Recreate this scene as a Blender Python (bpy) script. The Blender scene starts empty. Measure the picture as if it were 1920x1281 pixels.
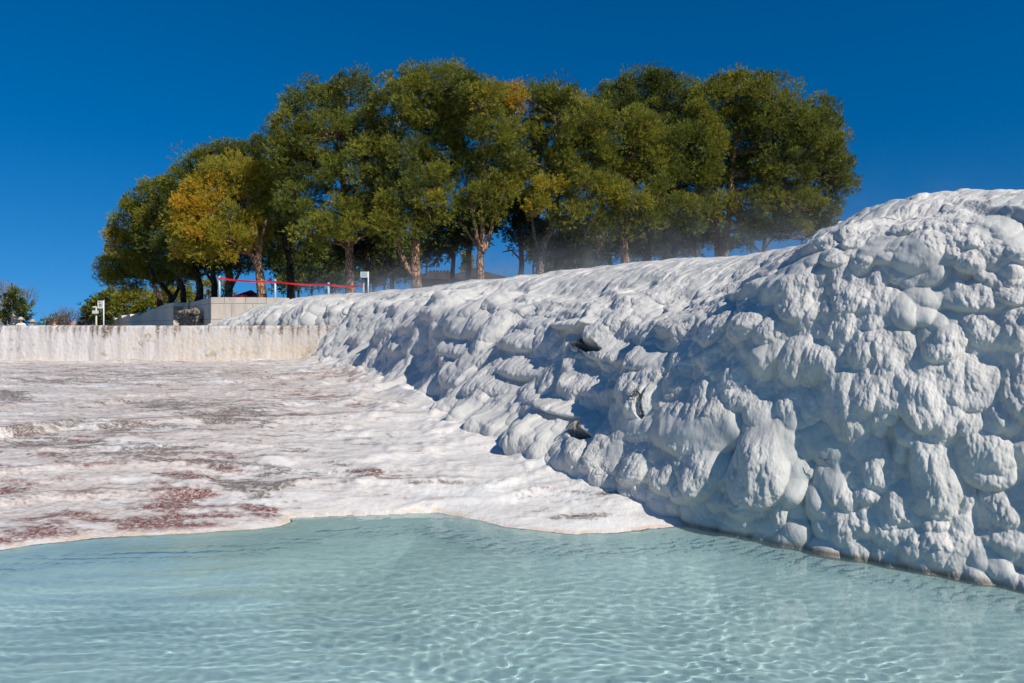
import bpy, bmesh, math, random
import numpy as np
from mathutils import Vector

rng = np.random.default_rng(7)
random.seed(7)
SC = bpy.context.scene
COL = SC.collection

# ------------------------------------------------------------------ camera model (24 mm lens, eye 1.6 m above the pool)
EYE = 1.6
F = 1280.0
CX, HY = 960.0, 611.0

def P(px, py, D):
    return Vector(((px - CX) / F * D, D, EYE - (py - HY) / F * D))

# ------------------------------------------------------------------ noise
_perm = np.random.default_rng(3).permutation(256)
_perm = np.concatenate([_perm, _perm, _perm])
_grad = np.random.default_rng(4).normal(size=(256, 3))
_grad /= np.linalg.norm(_grad, axis=1)[:, None]

def noise3(x, y, z):
    x, y, z = np.broadcast_arrays(np.asarray(x, float), np.asarray(y, float), np.asarray(z, float))
    xi, yi, zi = np.floor(x).astype(int), np.floor(y).astype(int), np.floor(z).astype(int)
    xf, yf, zf = x - xi, y - yi, z - zi
    u, v, w = [t * t * t * (t * (t * 6 - 15) + 10) for t in (xf, yf, zf)]
    out = 0
    for dx in (0, 1):
        for dy in (0, 1):
            for dz in (0, 1):
                h = _perm[_perm[_perm[(xi + dx) & 255] + ((yi + dy) & 255)] + ((zi + dz) & 255)]
                g = _grad[h]
                d = g[..., 0] * (xf - dx) + g[..., 1] * (yf - dy) + g[..., 2] * (zf - dz)
                out = out + d * (u if dx else 1 - u) * (v if dy else 1 - v) * (w if dz else 1 - w)
    return out * 1.6

def fbm(x, y, z=0.0, oct=4, gain=.5, lac=2.03):
    a, s, f = 1.0, 0.0, 1.0
    for i in range(oct):
        s = s + a * noise3(x * f + i * 17.3, y * f - i * 9.1, z * f + i * 5.7)
        a *= gain; f *= lac
    return s

def sstep(a, b, x):
    t = np.clip((x - a) / (b - a), 0, 1)
    return t * t * (3 - 2 * t)

def gsmooth(a, s):
    n = int(s * 3) + 1
    k = np.exp(-.5 * (np.arange(-n, n + 1) / s) ** 2); k /= k.sum()
    return np.convolve(np.pad(a, n, mode='edge'), k, mode='valid')

# ------------------------------------------------------------------ objects
def mesh_obj(name, verts, faces, mat=None, parent=None, smooth=False):
    """verts (n,3) array, faces list of arrays with equal length rows (tris or quads) or python list."""
    me = bpy.data.meshes.new(name)
    verts = np.asarray(verts, dtype=np.float32)
    if isinstance(faces, np.ndarray):
        nf, k = faces.shape
        me.vertices.add(len(verts)); me.vertices.foreach_set('co', verts.ravel())
        me.loops.add(nf * k); me.loops.foreach_set('vertex_index', faces.astype(np.int32).ravel())
        me.polygons.add(nf)
        me.polygons.foreach_set('loop_start', np.arange(0, nf * k, k, dtype=np.int32))
        me.polygons.foreach_set('loop_total', np.full(nf, k, dtype=np.int32))
        me.update(calc_edges=True)
    else:
        me.from_pydata([tuple(map(float, v)) for v in verts], [], [tuple(map(int, f)) for f in faces])
        me.update()
    if smooth:
        me.polygons.foreach_set('use_smooth', np.ones(len(me.polygons), dtype=bool))
    o = bpy.data.objects.new(name, me)
    COL.objects.link(o)
    if mat: me.materials.append(mat)
    if parent: o.parent = parent
    return o

def bm_obj(name, bm, mat=None, parent=None, smooth=False):
    me = bpy.data.meshes.new(name)
    bmesh.ops.recalc_face_normals(bm, faces=bm.faces)
    if smooth:
        for f in bm.faces: f.smooth = True
    bm.to_mesh(me); bm.free()
    o = bpy.data.objects.new(name, me); COL.objects.link(o)
    if mat: me.materials.append(mat)
    if parent: o.parent = parent
    return o

def empty(name, loc, label=None, cat=None, group=None):
    o = bpy.data.objects.new(name, None); COL.objects.link(o)
    o.location = loc; o.empty_display_size = .3
    if label: o['label'] = label
    if cat: o['category'] = cat
    if group: o['group'] = group
    return o

def tag(o, label=None, cat=None, group=None, kind=None):
    if label: o['label'] = label
    if cat: o['category'] = cat
    if group: o['group'] = group
    if kind: o['kind'] = kind
    return o

def color_attr(o, name, rgba):
    a = o.data.color_attributes.new(name=name, type='FLOAT_COLOR', domain='POINT')
    a.data.foreach_set('color', np.asarray(rgba, dtype=np.float32).ravel())

def float_attr(o, name, vals):
    a = o.data.attributes.new(name=name, type='FLOAT', domain='POINT')
    a.data.foreach_set('value', np.asarray(vals, dtype=np.float32).ravel())

def grid_faces(nu, nv):
    i = np.arange(nu - 1)[:, None] * nv + np.arange(nv - 1)[None, :]
    return np.stack([i, i + nv, i + nv + 1, i + 1], -1).reshape(-1, 4)

def bm_box(bm, c, s, rz=0, bevel=0):
    r = bmesh.ops.create_cube(bm, size=1)
    vs = r['verts']
    ca, sa = math.cos(rz), math.sin(rz)
    for v in vs:
        x, y, z = v.co.x * s[0], v.co.y * s[1], v.co.z * s[2]
        v.co = Vector((c[0] + x * ca - y * sa, c[1] + x * sa + y * ca, c[2] + z))
    if bevel:
        es = list({e for v in vs for e in v.link_edges})
        bmesh.ops.bevel(bm, geom=es, offset=bevel, segments=2, affect='EDGES', profile=.5)

def tube_arrays(pts, rads, sides=8, seed=0, wob=0.0):
    """verts, faces of a tapering tube along pts"""
    pts = [Vector(p) for p in pts]
    V, Fc = [], []
    n = len(pts)
    up = Vector((0, 0, 1))
    prev = None
    rr = random.Random(seed)
    for i, p in enumerate(pts):
        t = (pts[min(i + 1, n - 1)] - pts[max(i - 1, 0)]).normalized()
        if prev is None:
            a = t.cross(Vector((1, .13, .07))).normalized()
        else:
            a = (prev - t * prev.dot(t)).normalized()
        prev = a
        b = t.cross(a)
        for k in range(sides):
            th = 2 * math.pi * k / sides
            r = rads[i] * (1 + wob * (rr.random() - .5))
            q = p + a * (math.cos(th) * r) + b * (math.sin(th) * r)
            V.append((q.x, q.y, q.z))
    for i in range(n - 1):
        for k in range(sides):
            k2 = (k + 1) % sides
            Fc.append((i * sides + k, i * sides + k2, (i + 1) * sides + k2, (i + 1) * sides + k))
    Fc.append(tuple(range(sides - 1, -1, -1)))
    Fc.append(tuple((n - 1) * sides + k for k in range(sides)))
    return V, Fc

class Tubes:
    def __init__(s): s.V, s.F = [], []
    def add(s, pts, rads, sides=8, seed=0, wob=0.0):
        v, f = tube_arrays(pts, rads, sides, seed, wob)
        o = len(s.V)
        s.V += v; s.F += [tuple(i + o for i in q) for q in f]
    def build(s, name, mat, parent=None, smooth=True):
        return mesh_obj(name, np.array(s.V), s.F, mat, parent, smooth)

# ------------------------------------------------------------------ materials
def new_mat(name):
    m = bpy.data.materials.new(name); m.use_nodes = True
    nt = m.node_tree; nt.nodes.clear()
    out = nt.nodes.new('ShaderNodeOutputMaterial')
    return m, nt, out

class NB:
    """tiny node builder"""
    def __init__(s, nt): s.nt = nt
    def n(s, t, **kw):
        nd = s.nt.nodes.new(t)
        for k, v in kw.items():
            if k.startswith('_'): setattr(nd, k[1:], v)
            else: s.set(nd, k, v)
        return nd
    def set(s, nd, k, v):
        sock = nd.inputs[k] if not isinstance(k, int) else nd.inputs[k]
        if hasattr(v, 'is_linked') or isinstance(v, bpy.types.NodeSocket): s.nt.links.new(v, sock)
        else: sock.default_value = v
    def l(s, a, b): s.nt.links.new(a, b)
    def math(s, op, a, b=0.0, c=0.0, clamp=False):
        nd = s.nt.nodes.new('ShaderNodeMath'); nd.operation = op; nd.use_clamp = clamp
        for i, v in enumerate((a, b, c)):
            if isinstance(v, bpy.types.NodeSocket): s.nt.links.new(v, nd.inputs[i])
            else: nd.inputs[i].default_value = v
        return nd.outputs[0]
    def mix(s, f, a, b, blend='MIX'):
        nd = s.nt.nodes.new('ShaderNodeMix'); nd.data_type = 'RGBA'; nd.blend_type = blend
        for i, v in ((0, f), (6, a), (7, b)):
            if isinstance(v, bpy.types.NodeSocket): s.nt.links.new(v, nd.inputs[i])
            else: nd.inputs[i].default_value = v if i == 0 else (tuple(v) + (1,) if len(v) == 3 else v)
        return nd.outputs[2]
    def noise(s, vec, scale, detail=4, rough=.55, dist=0.0):
        nd = s.nt.nodes.new('ShaderNodeTexNoise')
        s.nt.links.new(vec, nd.inputs['Vector'])
        nd.inputs['Scale'].default_value = scale; nd.inputs['Detail'].default_value = detail
        nd.inputs['Roughness'].default_value = rough; nd.inputs['Distortion'].default_value = dist
        return nd.outputs[0]
    def ramp(s, f, stops):
        nd = s.nt.nodes.new('ShaderNodeValToRGB')
        s.nt.links.new(f, nd.inputs[0])
        el = nd.color_ramp.elements
        while len(el) > 1: el.remove(el[-1])
        el[0].position = stops[0][0]; el[0].color = tuple(stops[0][1]) + (1,)
        for p, c in stops[1:]:
            e = el.new(p); e.color = tuple(c) + (1,)
        return nd.outputs[0]
    def rampf(s, f, a, b):
        nd = s.nt.nodes.new('ShaderNodeMapRange'); nd.interpolation_type = 'SMOOTHSTEP'
        s.nt.links.new(f, nd.inputs[0]); nd.inputs[1].default_value = a; nd.inputs[2].default_value = b
        return nd.outputs[0]
    def mapping(s, vec, scale=(1, 1, 1), rot=(0, 0, 0), loc=(0, 0, 0)):
        nd = s.nt.nodes.new('ShaderNodeMapping')
        s.nt.links.new(vec, nd.inputs[0])
        nd.inputs['Scale'].default_value = scale; nd.inputs['Rotation'].default_value = rot; nd.inputs['Location'].default_value = loc
        return nd.outputs[0]
    def pos(s): return s.nt.nodes.new('ShaderNodeTexCoord').outputs['Object']
    def attr(s, name):
        nd = s.nt.nodes.new('ShaderNodeAttribute'); nd.attribute_name = name
        return nd
    def bump(s, h, strength, dist):
        nd = s.nt.nodes.new('ShaderNodeBump'); s.nt.links.new(h, nd.inputs['Height'])
        nd.inputs['Strength'].default_value = strength; nd.inputs['Distance'].default_value = dist
        return nd.outputs[0]
    def pbsdf(s, base, rough=.6, normal=None, spec=.5):
        nd = s.nt.nodes.new('ShaderNodeBsdfPrincipled')
        if isinstance(base, bpy.types.NodeSocket): s.nt.links.new(base, nd.inputs['Base Color'])
        else: nd.inputs['Base Color'].default_value = tuple(base) + (1,)
        if isinstance(rough, bpy.types.NodeSocket): s.nt.links.new(rough, nd.inputs['Roughness'])
        else: nd.inputs['Roughness'].default_value = rough
        nd.inputs['Specular IOR Level'].default_value = spec
        if normal is not None: s.nt.links.new(normal, nd.inputs['Normal'])
        return nd

def simple_mat(name, col, rough=.6, var=.25, scale=6.0, bump=0.0, spec=.4):
    m, nt, out = new_mat(name); b = NB(nt)
    p = b.pos()
    f = b.noise(p, scale, 5, .6)
    c = b.mix(b.rampf(f, .3, .7), tuple(x * (1 - var) for x in col), tuple(min(1, x * (1 + var)) for x in col))
    nrm = b.bump(f, bump, .02) if bump else None
    s = b.pbsdf(c, rough, nrm, spec)
    b.l(s.outputs[0], out.inputs[0])
    return m

# ------------------------------------------------------------------ camera, world, sun
cam = bpy.data.cameras.new('camera')
cam.sensor_width = 36.0; cam.lens = 24.0; cam.clip_start = .05; cam.clip_end = 6000
cam.shift_y = -(640.5 - HY) / 1920.0
co = bpy.data.objects.new('camera', cam); COL.objects.link(co)
co.location = (0, 0, EYE); co.rotation_euler = (math.radians(90), 0, 0)
SC.camera = co

SUN_AZ = math.radians(134.0)      # from +Y towards +X: behind the camera, to the right
SUN_EL = math.radians(39.0)
sdir = Vector((math.sin(SUN_AZ) * math.cos(SUN_EL), math.cos(SUN_AZ) * math.cos(SUN_EL), math.sin(SUN_EL)))
sl = bpy.data.lights.new('sun', 'SUN'); sl.energy = 4.5; sl.angle = math.radians(.5); sl.color = (1, .95, .87)
so = bpy.data.objects.new('sun', sl); COL.objects.link(so)
so.rotation_euler = sdir.to_track_quat('Z', 'Y').to_euler()
so.location = (10, -10, 20)

w = bpy.data.worlds.new('World'); SC.world = w; w.use_nodes = True
wn = w.node_tree; wn.nodes.clear()
wo = wn.nodes.new('ShaderNodeOutputWorld'); bg = wn.nodes.new('ShaderNodeBackground')
sky = wn.nodes.new('ShaderNodeTexSky'); sky.sky_type = 'NISHITA'; sky.sun_disc = False
sky.sun_elevation = SUN_EL; sky.sun_rotation = SUN_AZ
sky.altitude = 1500; sky.air_density = 1.0; sky.dust_density = .1; sky.ozone_density = 5.0
hs = wn.nodes.new('ShaderNodeHueSaturation'); hs.inputs['Saturation'].default_value = 1.36
tc = wn.nodes.new('ShaderNodeTexCoord'); mp = wn.nodes.new('ShaderNodeMapping'); mp.vector_type = 'POINT'
mp.inputs['Scale'].default_value = (1, 1, .75); mp.inputs['Location'].default_value = (0, 0, .14)   # clean winter air: no pale horizon band
wn.links.new(tc.outputs['Generated'], mp.inputs[0]); wn.links.new(mp.outputs[0], sky.inputs[0])
wn.links.new(sky.outputs[0], hs.inputs['Color'])
wn.links.new(hs.outputs[0], bg.inputs[0]); bg.inputs[1].default_value = .090
wn.links.new(bg.outputs[0], wo.inputs[0])

SC.view_settings.view_transform = 'Standard'; SC.view_settings.look = 'None'
SC.view_settings.exposure = 0.06; SC.view_settings.gamma = 1.0
SC.cycles.use_denoising = True
SC.cycles.denoiser = 'OPENIMAGEDENOISE'
SC.cycles.max_bounces = 8; SC.cycles.diffuse_bounces = 4; SC.cycles.glossy_bounces = 3
SC.cycles.transmission_bounces = 4; SC.cycles.transparent_max_bounces = 12; SC.cycles.volume_bounces = 0

# ================================================================== TRAVERTINE CLIFF
ST = np.array([
    # X, Y, z base, d brow, z brow, z top
    (9.5, 0.6, 0, .7, 2.42, 2.80),
    (6.6, 1.9, 0, .65, 2.42, 2.80),
    (4.6, 3.05, 0, .60, 2.36, 2.78),
    (3.10, 4.13, 0, .60, 2.38, 2.80),
    (2.36, 4.72, 0, .72, 2.56, 2.90),
    (1.93, 5.06, 0, .80, 2.56, 2.88),
    (1.50, 5.40, 0, 1.05, 2.12, 2.66),
    (0.86, 6.40, .08, 1.5, 1.90, 2.62),
    (0.23, 7.45, .15, 1.55, 1.95, 2.60),
    (-.78, 9.1, .22, 1.62, 2.12, 2.66),
    (-1.70, 10.9, .28, 1.62, 2.2, 2.66),
    (-2.86, 13.5, .33, 1.62, 2.25, 2.70),
    (-4.20, 16.7, .38, 1.62, 2.32, 2.72),
    (-5.60, 19.4, .40, 1.62, 2.38, 2.74),
    (-8.0, 22.2, .40, 1.2, 2.40, 2.74),
    (-10.3, 24.5, .40, 1.0, 2.15, 2.68),
    (-11.6, 25.5, .40, .9, 1.6, 2.60),
    (-12.8, 26.3, .40, .9, 1.1, 2.2),
])
_seg = np.r_[0, np.cumsum(np.hypot(np.diff(ST[:, 0]), np.diff(ST[:, 1])))]
_ud = np.linspace(0, _seg[-1], 4000)
_dens = np.stack([gsmooth(np.interp(_ud, _seg, ST[:, k]), 45) for k in range(6)], 1)
_tx, _ty = np.gradient(_dens[:, 0]), np.gradient(_dens[:, 1])
_tl = np.hypot(_tx, _ty)
_nx, _ny = gsmooth(_ty / _tl, 190), gsmooth(-_tx / _tl, 190)
_nl = np.hypot(_nx, _ny); _nx /= _nl; _ny /= _nl

# column positions: about one render pixel apart where the photo sees them
us = [0.0]
while us[-1] < _seg[-1]:
    i = min(3999, int(us[-1] / _seg[-1] * 3999))
    X, Y = _dens[i, 0], _dens[i, 1]
    if Y < 3.3: du = .03
    else: du = max(.0052, .0011 * Y * (.75 if Y > 6 else 1))
    us.append(us[-1] + du)
U = np.array(us[:-1]); NU = len(U)
st = np.stack([np.interp(U, _ud, _dens[:, k]) for k in range(6)], 1)
nx, ny = np.interp(U, _ud, _nx), np.interp(U, _ud, _ny)

# v rows: metric height along the profile (0 = foot), face fine, plateau coarse
vv = np.concatenate([np.arange(-.35, .0, .03), np.arange(0, 2.75, .0056), np.arange(2.75, 3.6, .014), np.arange(3.6, 6.6, .04)])
V = vv; NV = len(V)
VC = np.array([-.5, 0, .85, 1.70, 2.55, 3.65, 4.9, 6.8])
dprof = np.zeros((NU, NV)); zprof = np.zeros((NU, NV))
_vf = np.linspace(-.6, 7.0, 700)
for i in range(NU):
    _, _, zb, db, zw, zt = st[i]
    dc = [-.10, 0, (.20 + .18 * (db > 1.45)) * db, (.50 + .14 * (db > 1.45)) * db, db, db + 1.05, db + 2.2, db + 4.1]
    zc = [zb - .5, zb, zb + .42 * (zw - zb), zb + .80 * (zw - zb), zw, zw + .70 * (zt - zw), zt, zt + .02]
    dd = gsmooth(np.interp(_vf, VC, dc), 26); zz = gsmooth(np.interp(_vf, VC, zc), 26)
    dprof[i] = np.interp(V, _vf, dd); zprof[i] = np.interp(V, _vf, zz)
# far from the face the offset direction turns to one common direction, so the plateau never folds
wt = np.clip(dprof / 5.0, 0, 1)
ox = nx[:, None] * (1 - wt) + .80 * wt; oy = ny[:, None] * (1 - wt) + .60 * wt
ol = np.hypot(ox, oy); ox /= ol; oy /= ol
S = np.stack([st[:, 0:1] + ox * dprof, st[:, 1:2] + oy * dprof, zprof], -1)
Su = np.gradient(S, axis=0); Sv = np.gradient(S, axis=1)
Nn = np.cross(Sv, Su); Nn /= np.linalg.norm(Nn, axis=-1, keepdims=True) + 1e-9
if (Nn[NU // 2, NV // 3, 1] > 0): Nn = -Nn           # outward: towards the camera side

UU, VV = np.meshgrid(U, V, indexing='ij')
spx = CX + F * S[..., 0] / np.maximum(S[..., 1], .3)
spy = HY - F * (S[..., 2] - EYE) / np.maximum(S[..., 1], .3)

def find_uv(px, py, near=None):
    d = (spx - px) ** 2 + (spy - py) ** 2 + np.where(S[..., 1] < 2.0, 1e7, 0)
    k = np.argmin(d); i, j = divmod(k, NV)
    i0, i1 = max(0, i - 4), min(NU - 1, i + 4)
    pxu = abs(spx[i1, j] - spx[i0, j]) / (U[i1] - U[i0] + 1e-9)
    return U[i], V[j], S[i, j, 1], pxu

def lobe(L, u0, v0, ru, rd, h, K=1.9, lean=0.0, p=.5, dome=0.0):
    """teardrop: rounded nose below, fading upwards; keeps the maximum"""
    i0, i1 = np.searchsorted(U, [u0 - ru * 1.3, u0 + ru * 1.3]); j0, j1 = np.searchsorted(V, [v0 - rd, v0 + rd * K])
    if i1 - i0 < 2 or j1 - j0 < 2: return
    b = (V[j0:j1] - v0) / rd
    a = (U[i0:i1, None] - u0 - lean * (V[None, j0:j1] - v0)) / ru
    b = b[None, :]
    low = np.maximum(0, 1 - a * a - b * b) ** p
    t = np.clip(b / K, 0, 1)
    top = np.maximum(0, 1 - a * a) ** p * (1 - t * t * (3 - 2 * t))
    if dome: top = top * (1 - dome) + dome * np.maximum(0, 1 - a * a - t * t) ** p
    c = np.where(b < 0, low, top) * h
    np.maximum(L[i0:i1, j0:j1], c, out=L[i0:i1, j0:j1])

face = sstep(.0, .35, VV) * (1 - sstep(2.5, 3.5, VV))          # 1 on the face, 0 on the plateau
nearw = np.clip((11 - st[:, 1]) / 5, 0, 1)[:, None]           # 1 near the camera

# --- level 0: buttresses and ledges
wu = UU + .25 * noise3(UU * .9, VV * .9, 4.2)
H0 = (.15 + .15 * (1 - nearw)) * fbm(wu / 2.1, VV / 2.6, 1.7, 2) * (.35 + .65 * face)
for k, (per, amp, sd) in enumerate(((.82, .10, 2.0), (.47, .03, 9.0))):
    ph = VV / per + 1.15 * noise3(UU / 1.25, VV / 3.0, sd) + .4 * noise3(UU / .45, VV, sd + 3)
    f = ph - np.floor(ph)                                       # 0 just above a ledge nose ... 1 under next
    saw = np.where(f < .28, sstep(0, .28, f), 1 - (f - .28) / .72)
    H0 += amp * (saw - .45) * face * (.55 + .45 * noise3(UU / 1.7, VV / 1.3, sd + 8))

# --- level 1: lobes seen in the photograph (px, py, half width, half height, bulge m)
LOBES = [
 (1850,858,66,52,.30),(1462,828,44,44,.24),(1432,915,24,32,.17),(1350,870,30,30,.18),(1385,888,26,26,.15),(1270,892,26,46,.20),(1262,792,21,36,.16),
 (1310,800,80,62,.26),(1292,800,18,30,.10),(1570,825,36,50,.16),(1600,870,30,36,.14),(1755,968,32,30,.20),(1755,1030,38,50,.20),(1890,962,42,26,.2),
 (1467,955,20,42,.20),(1392,975,36,28,.18),(1440,985,40,24,.16),(1630,915,32,24,.18),(1690,912,26,30,.16),(1690,845,18,26,.12),(1800,930,28,32,.17),
 (1840,1046,30,34,.17),(1730,880,22,26,.1),(1555,895,26,30,.12),(1690,955,16,40,.08),(1880,1050,28,26,.12),(1800,1075,30,20,.1),
 (1572,470,34,44,.17),(1612,472,26,40,.15),(1656,445,26,40,.14),(1712,442,44,44,.20),(1815,445,55,52,.24),(1885,425,34,46,.22),(1765,450,26,46,.16),
 (1744,552,52,34,.16),(1822,556,70,32,.22),(1900,545,44,30,.24),
 (1612,528,36,28,.15),(1681,512,19,24,.13),(1672,560,28,20,.13),(1628,596,50,30,.17),(1540,606,28,30,.13),(1500,545,30,36,.12),(1535,540,26,34,.12),
 (1447,545,36,50,.14),(1390,540,40,56,.16),(1360,535,30,40,.14),(1845,618,52,40,.18),(1902,624,36,40,.18),(1762,642,30,36,.14),(1700,660,26,26,.1),
 (1484,690,28,30,.13),(1425,622,26,26,.11),(1419,690,24,26,.1),(1550,706,27,26,.11),(1602,700,30,36,.14),(1800,700,110,72,.18),(1880,690,50,50,.12),
 (1740,720,40,40,.12),(1660,740,30,30,.1),(1515,640,24,26,.1),(1580,640,26,24,.1),(1470,600,24,26,.1),
 (1400,745,40,30,.14),(1440,750,40,30,.12),(1490,752,36,28,.12),(1530,748,30,26,.1),(1580,760,36,40,.14),(1620,770,30,46,.12),(1350,735,36,26,.12),
 (1200,552,44,28,.22),(1240,560,30,30,.18),(1082,562,46,26,.20),(1035,568,40,24,.18),(1092,617,50,18,.42),(1130,600,40,30,.15),
 (1295,608,54,60,.30),(1250,620,34,54,.26),(1340,610,34,50,.22),(1170,668,55,34,.36),(1225,680,34,34,.30),(1272,640,30,36,.2),(1295,684,22,24,.14),
 (1335,670,30,30,.12),(1380,650,30,30,.12),(1370,700,26,26,.1),(1320,640,22,26,.12),
 (1072,694,34,22,.16),(1040,690,20,24,.14),(1115,736,48,32,.18),(1080,778,46,22,.42),(1154,752,22,26,.12),(1132,815,32,26,.12),(1195,770,34,40,.1),
 (1010,694,26,32,.2),(1022,756,24,22,.17),(1002,804,34,26,.18),(1060,845,40,22,.12),(1150,880,40,26,.12),(1210,850,40,40,.12),(1100,885,30,18,.1),
 (882,610,54,38,.34),(862,652,50,28,.28),(979,642,44,26,.30),(984,694,46,28,.30),(944,725,46,32,.26),(1013,748,22,20,.18),(872,708,42,32,.28),
 (779,708,26,38,.22),(747,690,22,40,.20),(735,618,32,44,.26),(779,608,36,48,.28),(829,592,32,30,.24),(685,630,36,34,.26),(632,636,36,34,.26),
 (607,668,30,28,.24),(694,704,24,24,.2),(644,690,18,26,.18),(729,741,28,18,.2),(779,779,40,26,.22),(825,776,26,24,.18),(935,800,34,22,.2),
 (879,806,32,24,.18),(960,576,44,28,.26),(905,560,44,22,.2),(1000,600,30,30,.2),(820,700,26,36,.2),(910,770,30,20,.16),(850,740,24,24,.14),
 (668,560,40,30,.22),(610,580,34,34,.25),(720,572,30,22,.2),(770,556,34,20,.2),(840,556,40,16,.18),(560,575,30,26,.2),(515,580,26,22,.2),(470,588,26,18,.16),
 (1010,545,40,20,.16),(1075,528,36,18,.15),(1140,522,36,18,.15),(1200,508,36,18,.14),(1260,520,40,24,.16),(1310,520,40,30,.16),
]
L1 = np.zeros((NU, NV))
for (px, py, hw, hh, h) in LOBES:
    u0, v0, D, pxu = find_uv(px, py)
    ru = np.clip(hw / max(pxu, 20), .05, 1.0); rd = hh / (F / D) * 1.0
    lobe(L1, u0, v0 - rd * .1, ru * 1.05, max(.05, rd * .8), h * np.interp(D, [4, 8, 12], [.42, .72, 1.0]), K=1.6, lean=rng.normal() * .12, dome=.75)
# random lobes fill what lies between
for _ in range(6500):
    u0 = U[rng.integers(0, NU)]; v0 = rng.uniform(-.1, 2.9)
    D = np.interp(u0, U, st[:, 1]); s = np.interp(D, [4, 7, 12, 20], [.078, .105, .165, .21]) * rng.lognormal(0, .32)
    lobe(L1, u0, v0, s, s * rng.uniform(.9, 1.35), s * rng.uniform(.55, .90), K=rng.uniform(1.05, 1.6), lean=rng.normal() * .15, dome=rng.choice([0, .6, .9, 1]))
# --- level 2: drapery fingers
L2 = np.zeros((NU, NV))
for _ in range(17000):
    u0 = rng.uniform(0, U[-1]); v0 = rng.uniform(-.1, 3.0)
    D = np.interp(u0, U, st[:, 1]); s = np.interp(D, [4, 7, 12, 20], [.030, .040, .068, .09]) * rng.lognormal(0, .33)
    lobe(L2, u0, v0, s, s * rng.uniform(1.0, 1.8), s * rng.uniform(.35, .62), K=rng.uniform(1.2, 3.6), lean=rng.normal() * .12, dome=rng.choice([0, .5, 1]))
# flow lines that run over the brow and plateau
L2b = np.zeros((NU, NV))
for _ in range(3600):
    u0 = rng.uniform(0, U[-1]); v0 = rng.uniform(2.2, 5.2)
    D = np.interp(u0, U, st[:, 1]); s = np.interp(D, [4, 7, 12, 20], [.035, .055, .09, .12]) * rng.lognormal(0, .35)
    lobe(L2b, u0, v0, s, s * 1.6, s * rng.uniform(.16, .32), K=rng.uniform(5, 11), lean=rng.normal() * .2)
# --- level 3: popcorn and icicle crust
L3 = np.zeros((NU, NV))
umax = U[np.argmax(st[:, 1] > 11)]; umin = U[np.argmax(st[:, 1] > 3.2)]
for _ in range(42000):
    u0 = umin + (umax - umin) * rng.uniform() ** 1.3; v0 = rng.uniform(.15, 3.3)
    s = .0135 * rng.lognormal(0, .35)
    lobe(L3, u0, v0, s, s * rng.uniform(1.0, 2.2), s * .62, K=rng.uniform(1.5, 4), lean=rng.normal() * .2)

cov = sstep(.02, .12, L1)
smoothreg = sstep(.05, .35, noise3(UU / .55, VV / .45, 21.0))          # smooth wet patches
w2 = .62 * (.45 + .55 * cov) * (1 - .7 * smoothreg)
w2 = np.where(st[:, 1:2] > 7, np.maximum(w2, .55), w2)
topw = sstep(2.0, 2.9, VV)
w3 = (.45 + .55 * cov) * (1 - .85 * smoothreg) * nearw
H = H0 + L1 * (1 - .88 * topw) + L2 * w2 * (1 - .7 * topw) + L2b * topw * (1 - .65 * sstep(3.4, 4.6, VV)) + L3 * w3
H += .010 * fbm(UU * 7, VV * 7, 2.2, 2) + .035 * topw * fbm(UU / .8, VV / .8, 5.0, 2)
H *= sstep(-.3, .15, VV) * .7 + .30
foot = np.exp(-((VV - .1) / .38) ** 2) * np.clip((st[:, 1:2] - 5.4) / 2, 0, 1)
H += foot * (.26 * noise3(UU / .75, VV / 2, 61.0) + .14 * noise3(UU / .3, VV / 1.5, 62.0) + .05)
fl = np.exp(-((st[:, 1:2] - 7.2) / 1.7) ** 2) * sstep(4.9, 6.4, st[:, 1:2])
H += fl * .30 * np.exp(-((VV - .0) / .55) ** 2)
# two dark cavities and a crack
cave = np.zeros((NU, NV))
Pq = S + Nn * H[..., None]
qx = CX + F * Pq[..., 0] / np.maximum(Pq[..., 1], .3); qy = HY - F * (Pq[..., 2] - .45 * L1 - EYE) / np.maximum(Pq[..., 1], .3)
def find_vis(px, py):
    d = (qx - px) ** 2 + (qy - py) ** 2
    k = np.argmin(np.where(d < max(16, d.min() + 6), Pq[..., 1], 1e9)); i, j = divmod(k, NV)
    i0, i1 = max(0, i - 4), min(NU - 1, i + 4)
    return U[i], V[j], S[i, j, 1], max(60, abs(spx[i1, j] - spx[i0, j]) / (U[i1] - U[i0]))
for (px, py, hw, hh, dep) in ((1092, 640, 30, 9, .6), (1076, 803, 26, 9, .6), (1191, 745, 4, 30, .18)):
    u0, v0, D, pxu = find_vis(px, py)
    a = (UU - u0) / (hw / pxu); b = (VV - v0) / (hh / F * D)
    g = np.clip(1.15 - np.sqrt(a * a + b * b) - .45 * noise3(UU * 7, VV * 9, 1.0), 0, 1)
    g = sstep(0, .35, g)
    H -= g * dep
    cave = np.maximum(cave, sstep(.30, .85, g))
Pc = S + Nn * H[..., None]
Pc[..., 2] -= (.55 * L1 + .45 * L2 * w2 + .5 * L3 * w3) * face
# waterline / contact crust and tints
wl = np.exp(-((Pc[..., 2] - .016) / .026) ** 2) * (st[:, 1:2] < 6.2) * (.85 + .4 * noise3(UU * 2.2, VV * 1.5, 7.0))
wet = np.clip(smoothreg * (1 - .7 * cov) * .9 + .25 * noise3(UU / .9, VV / .9, 31.0), 0, 1)

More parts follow.
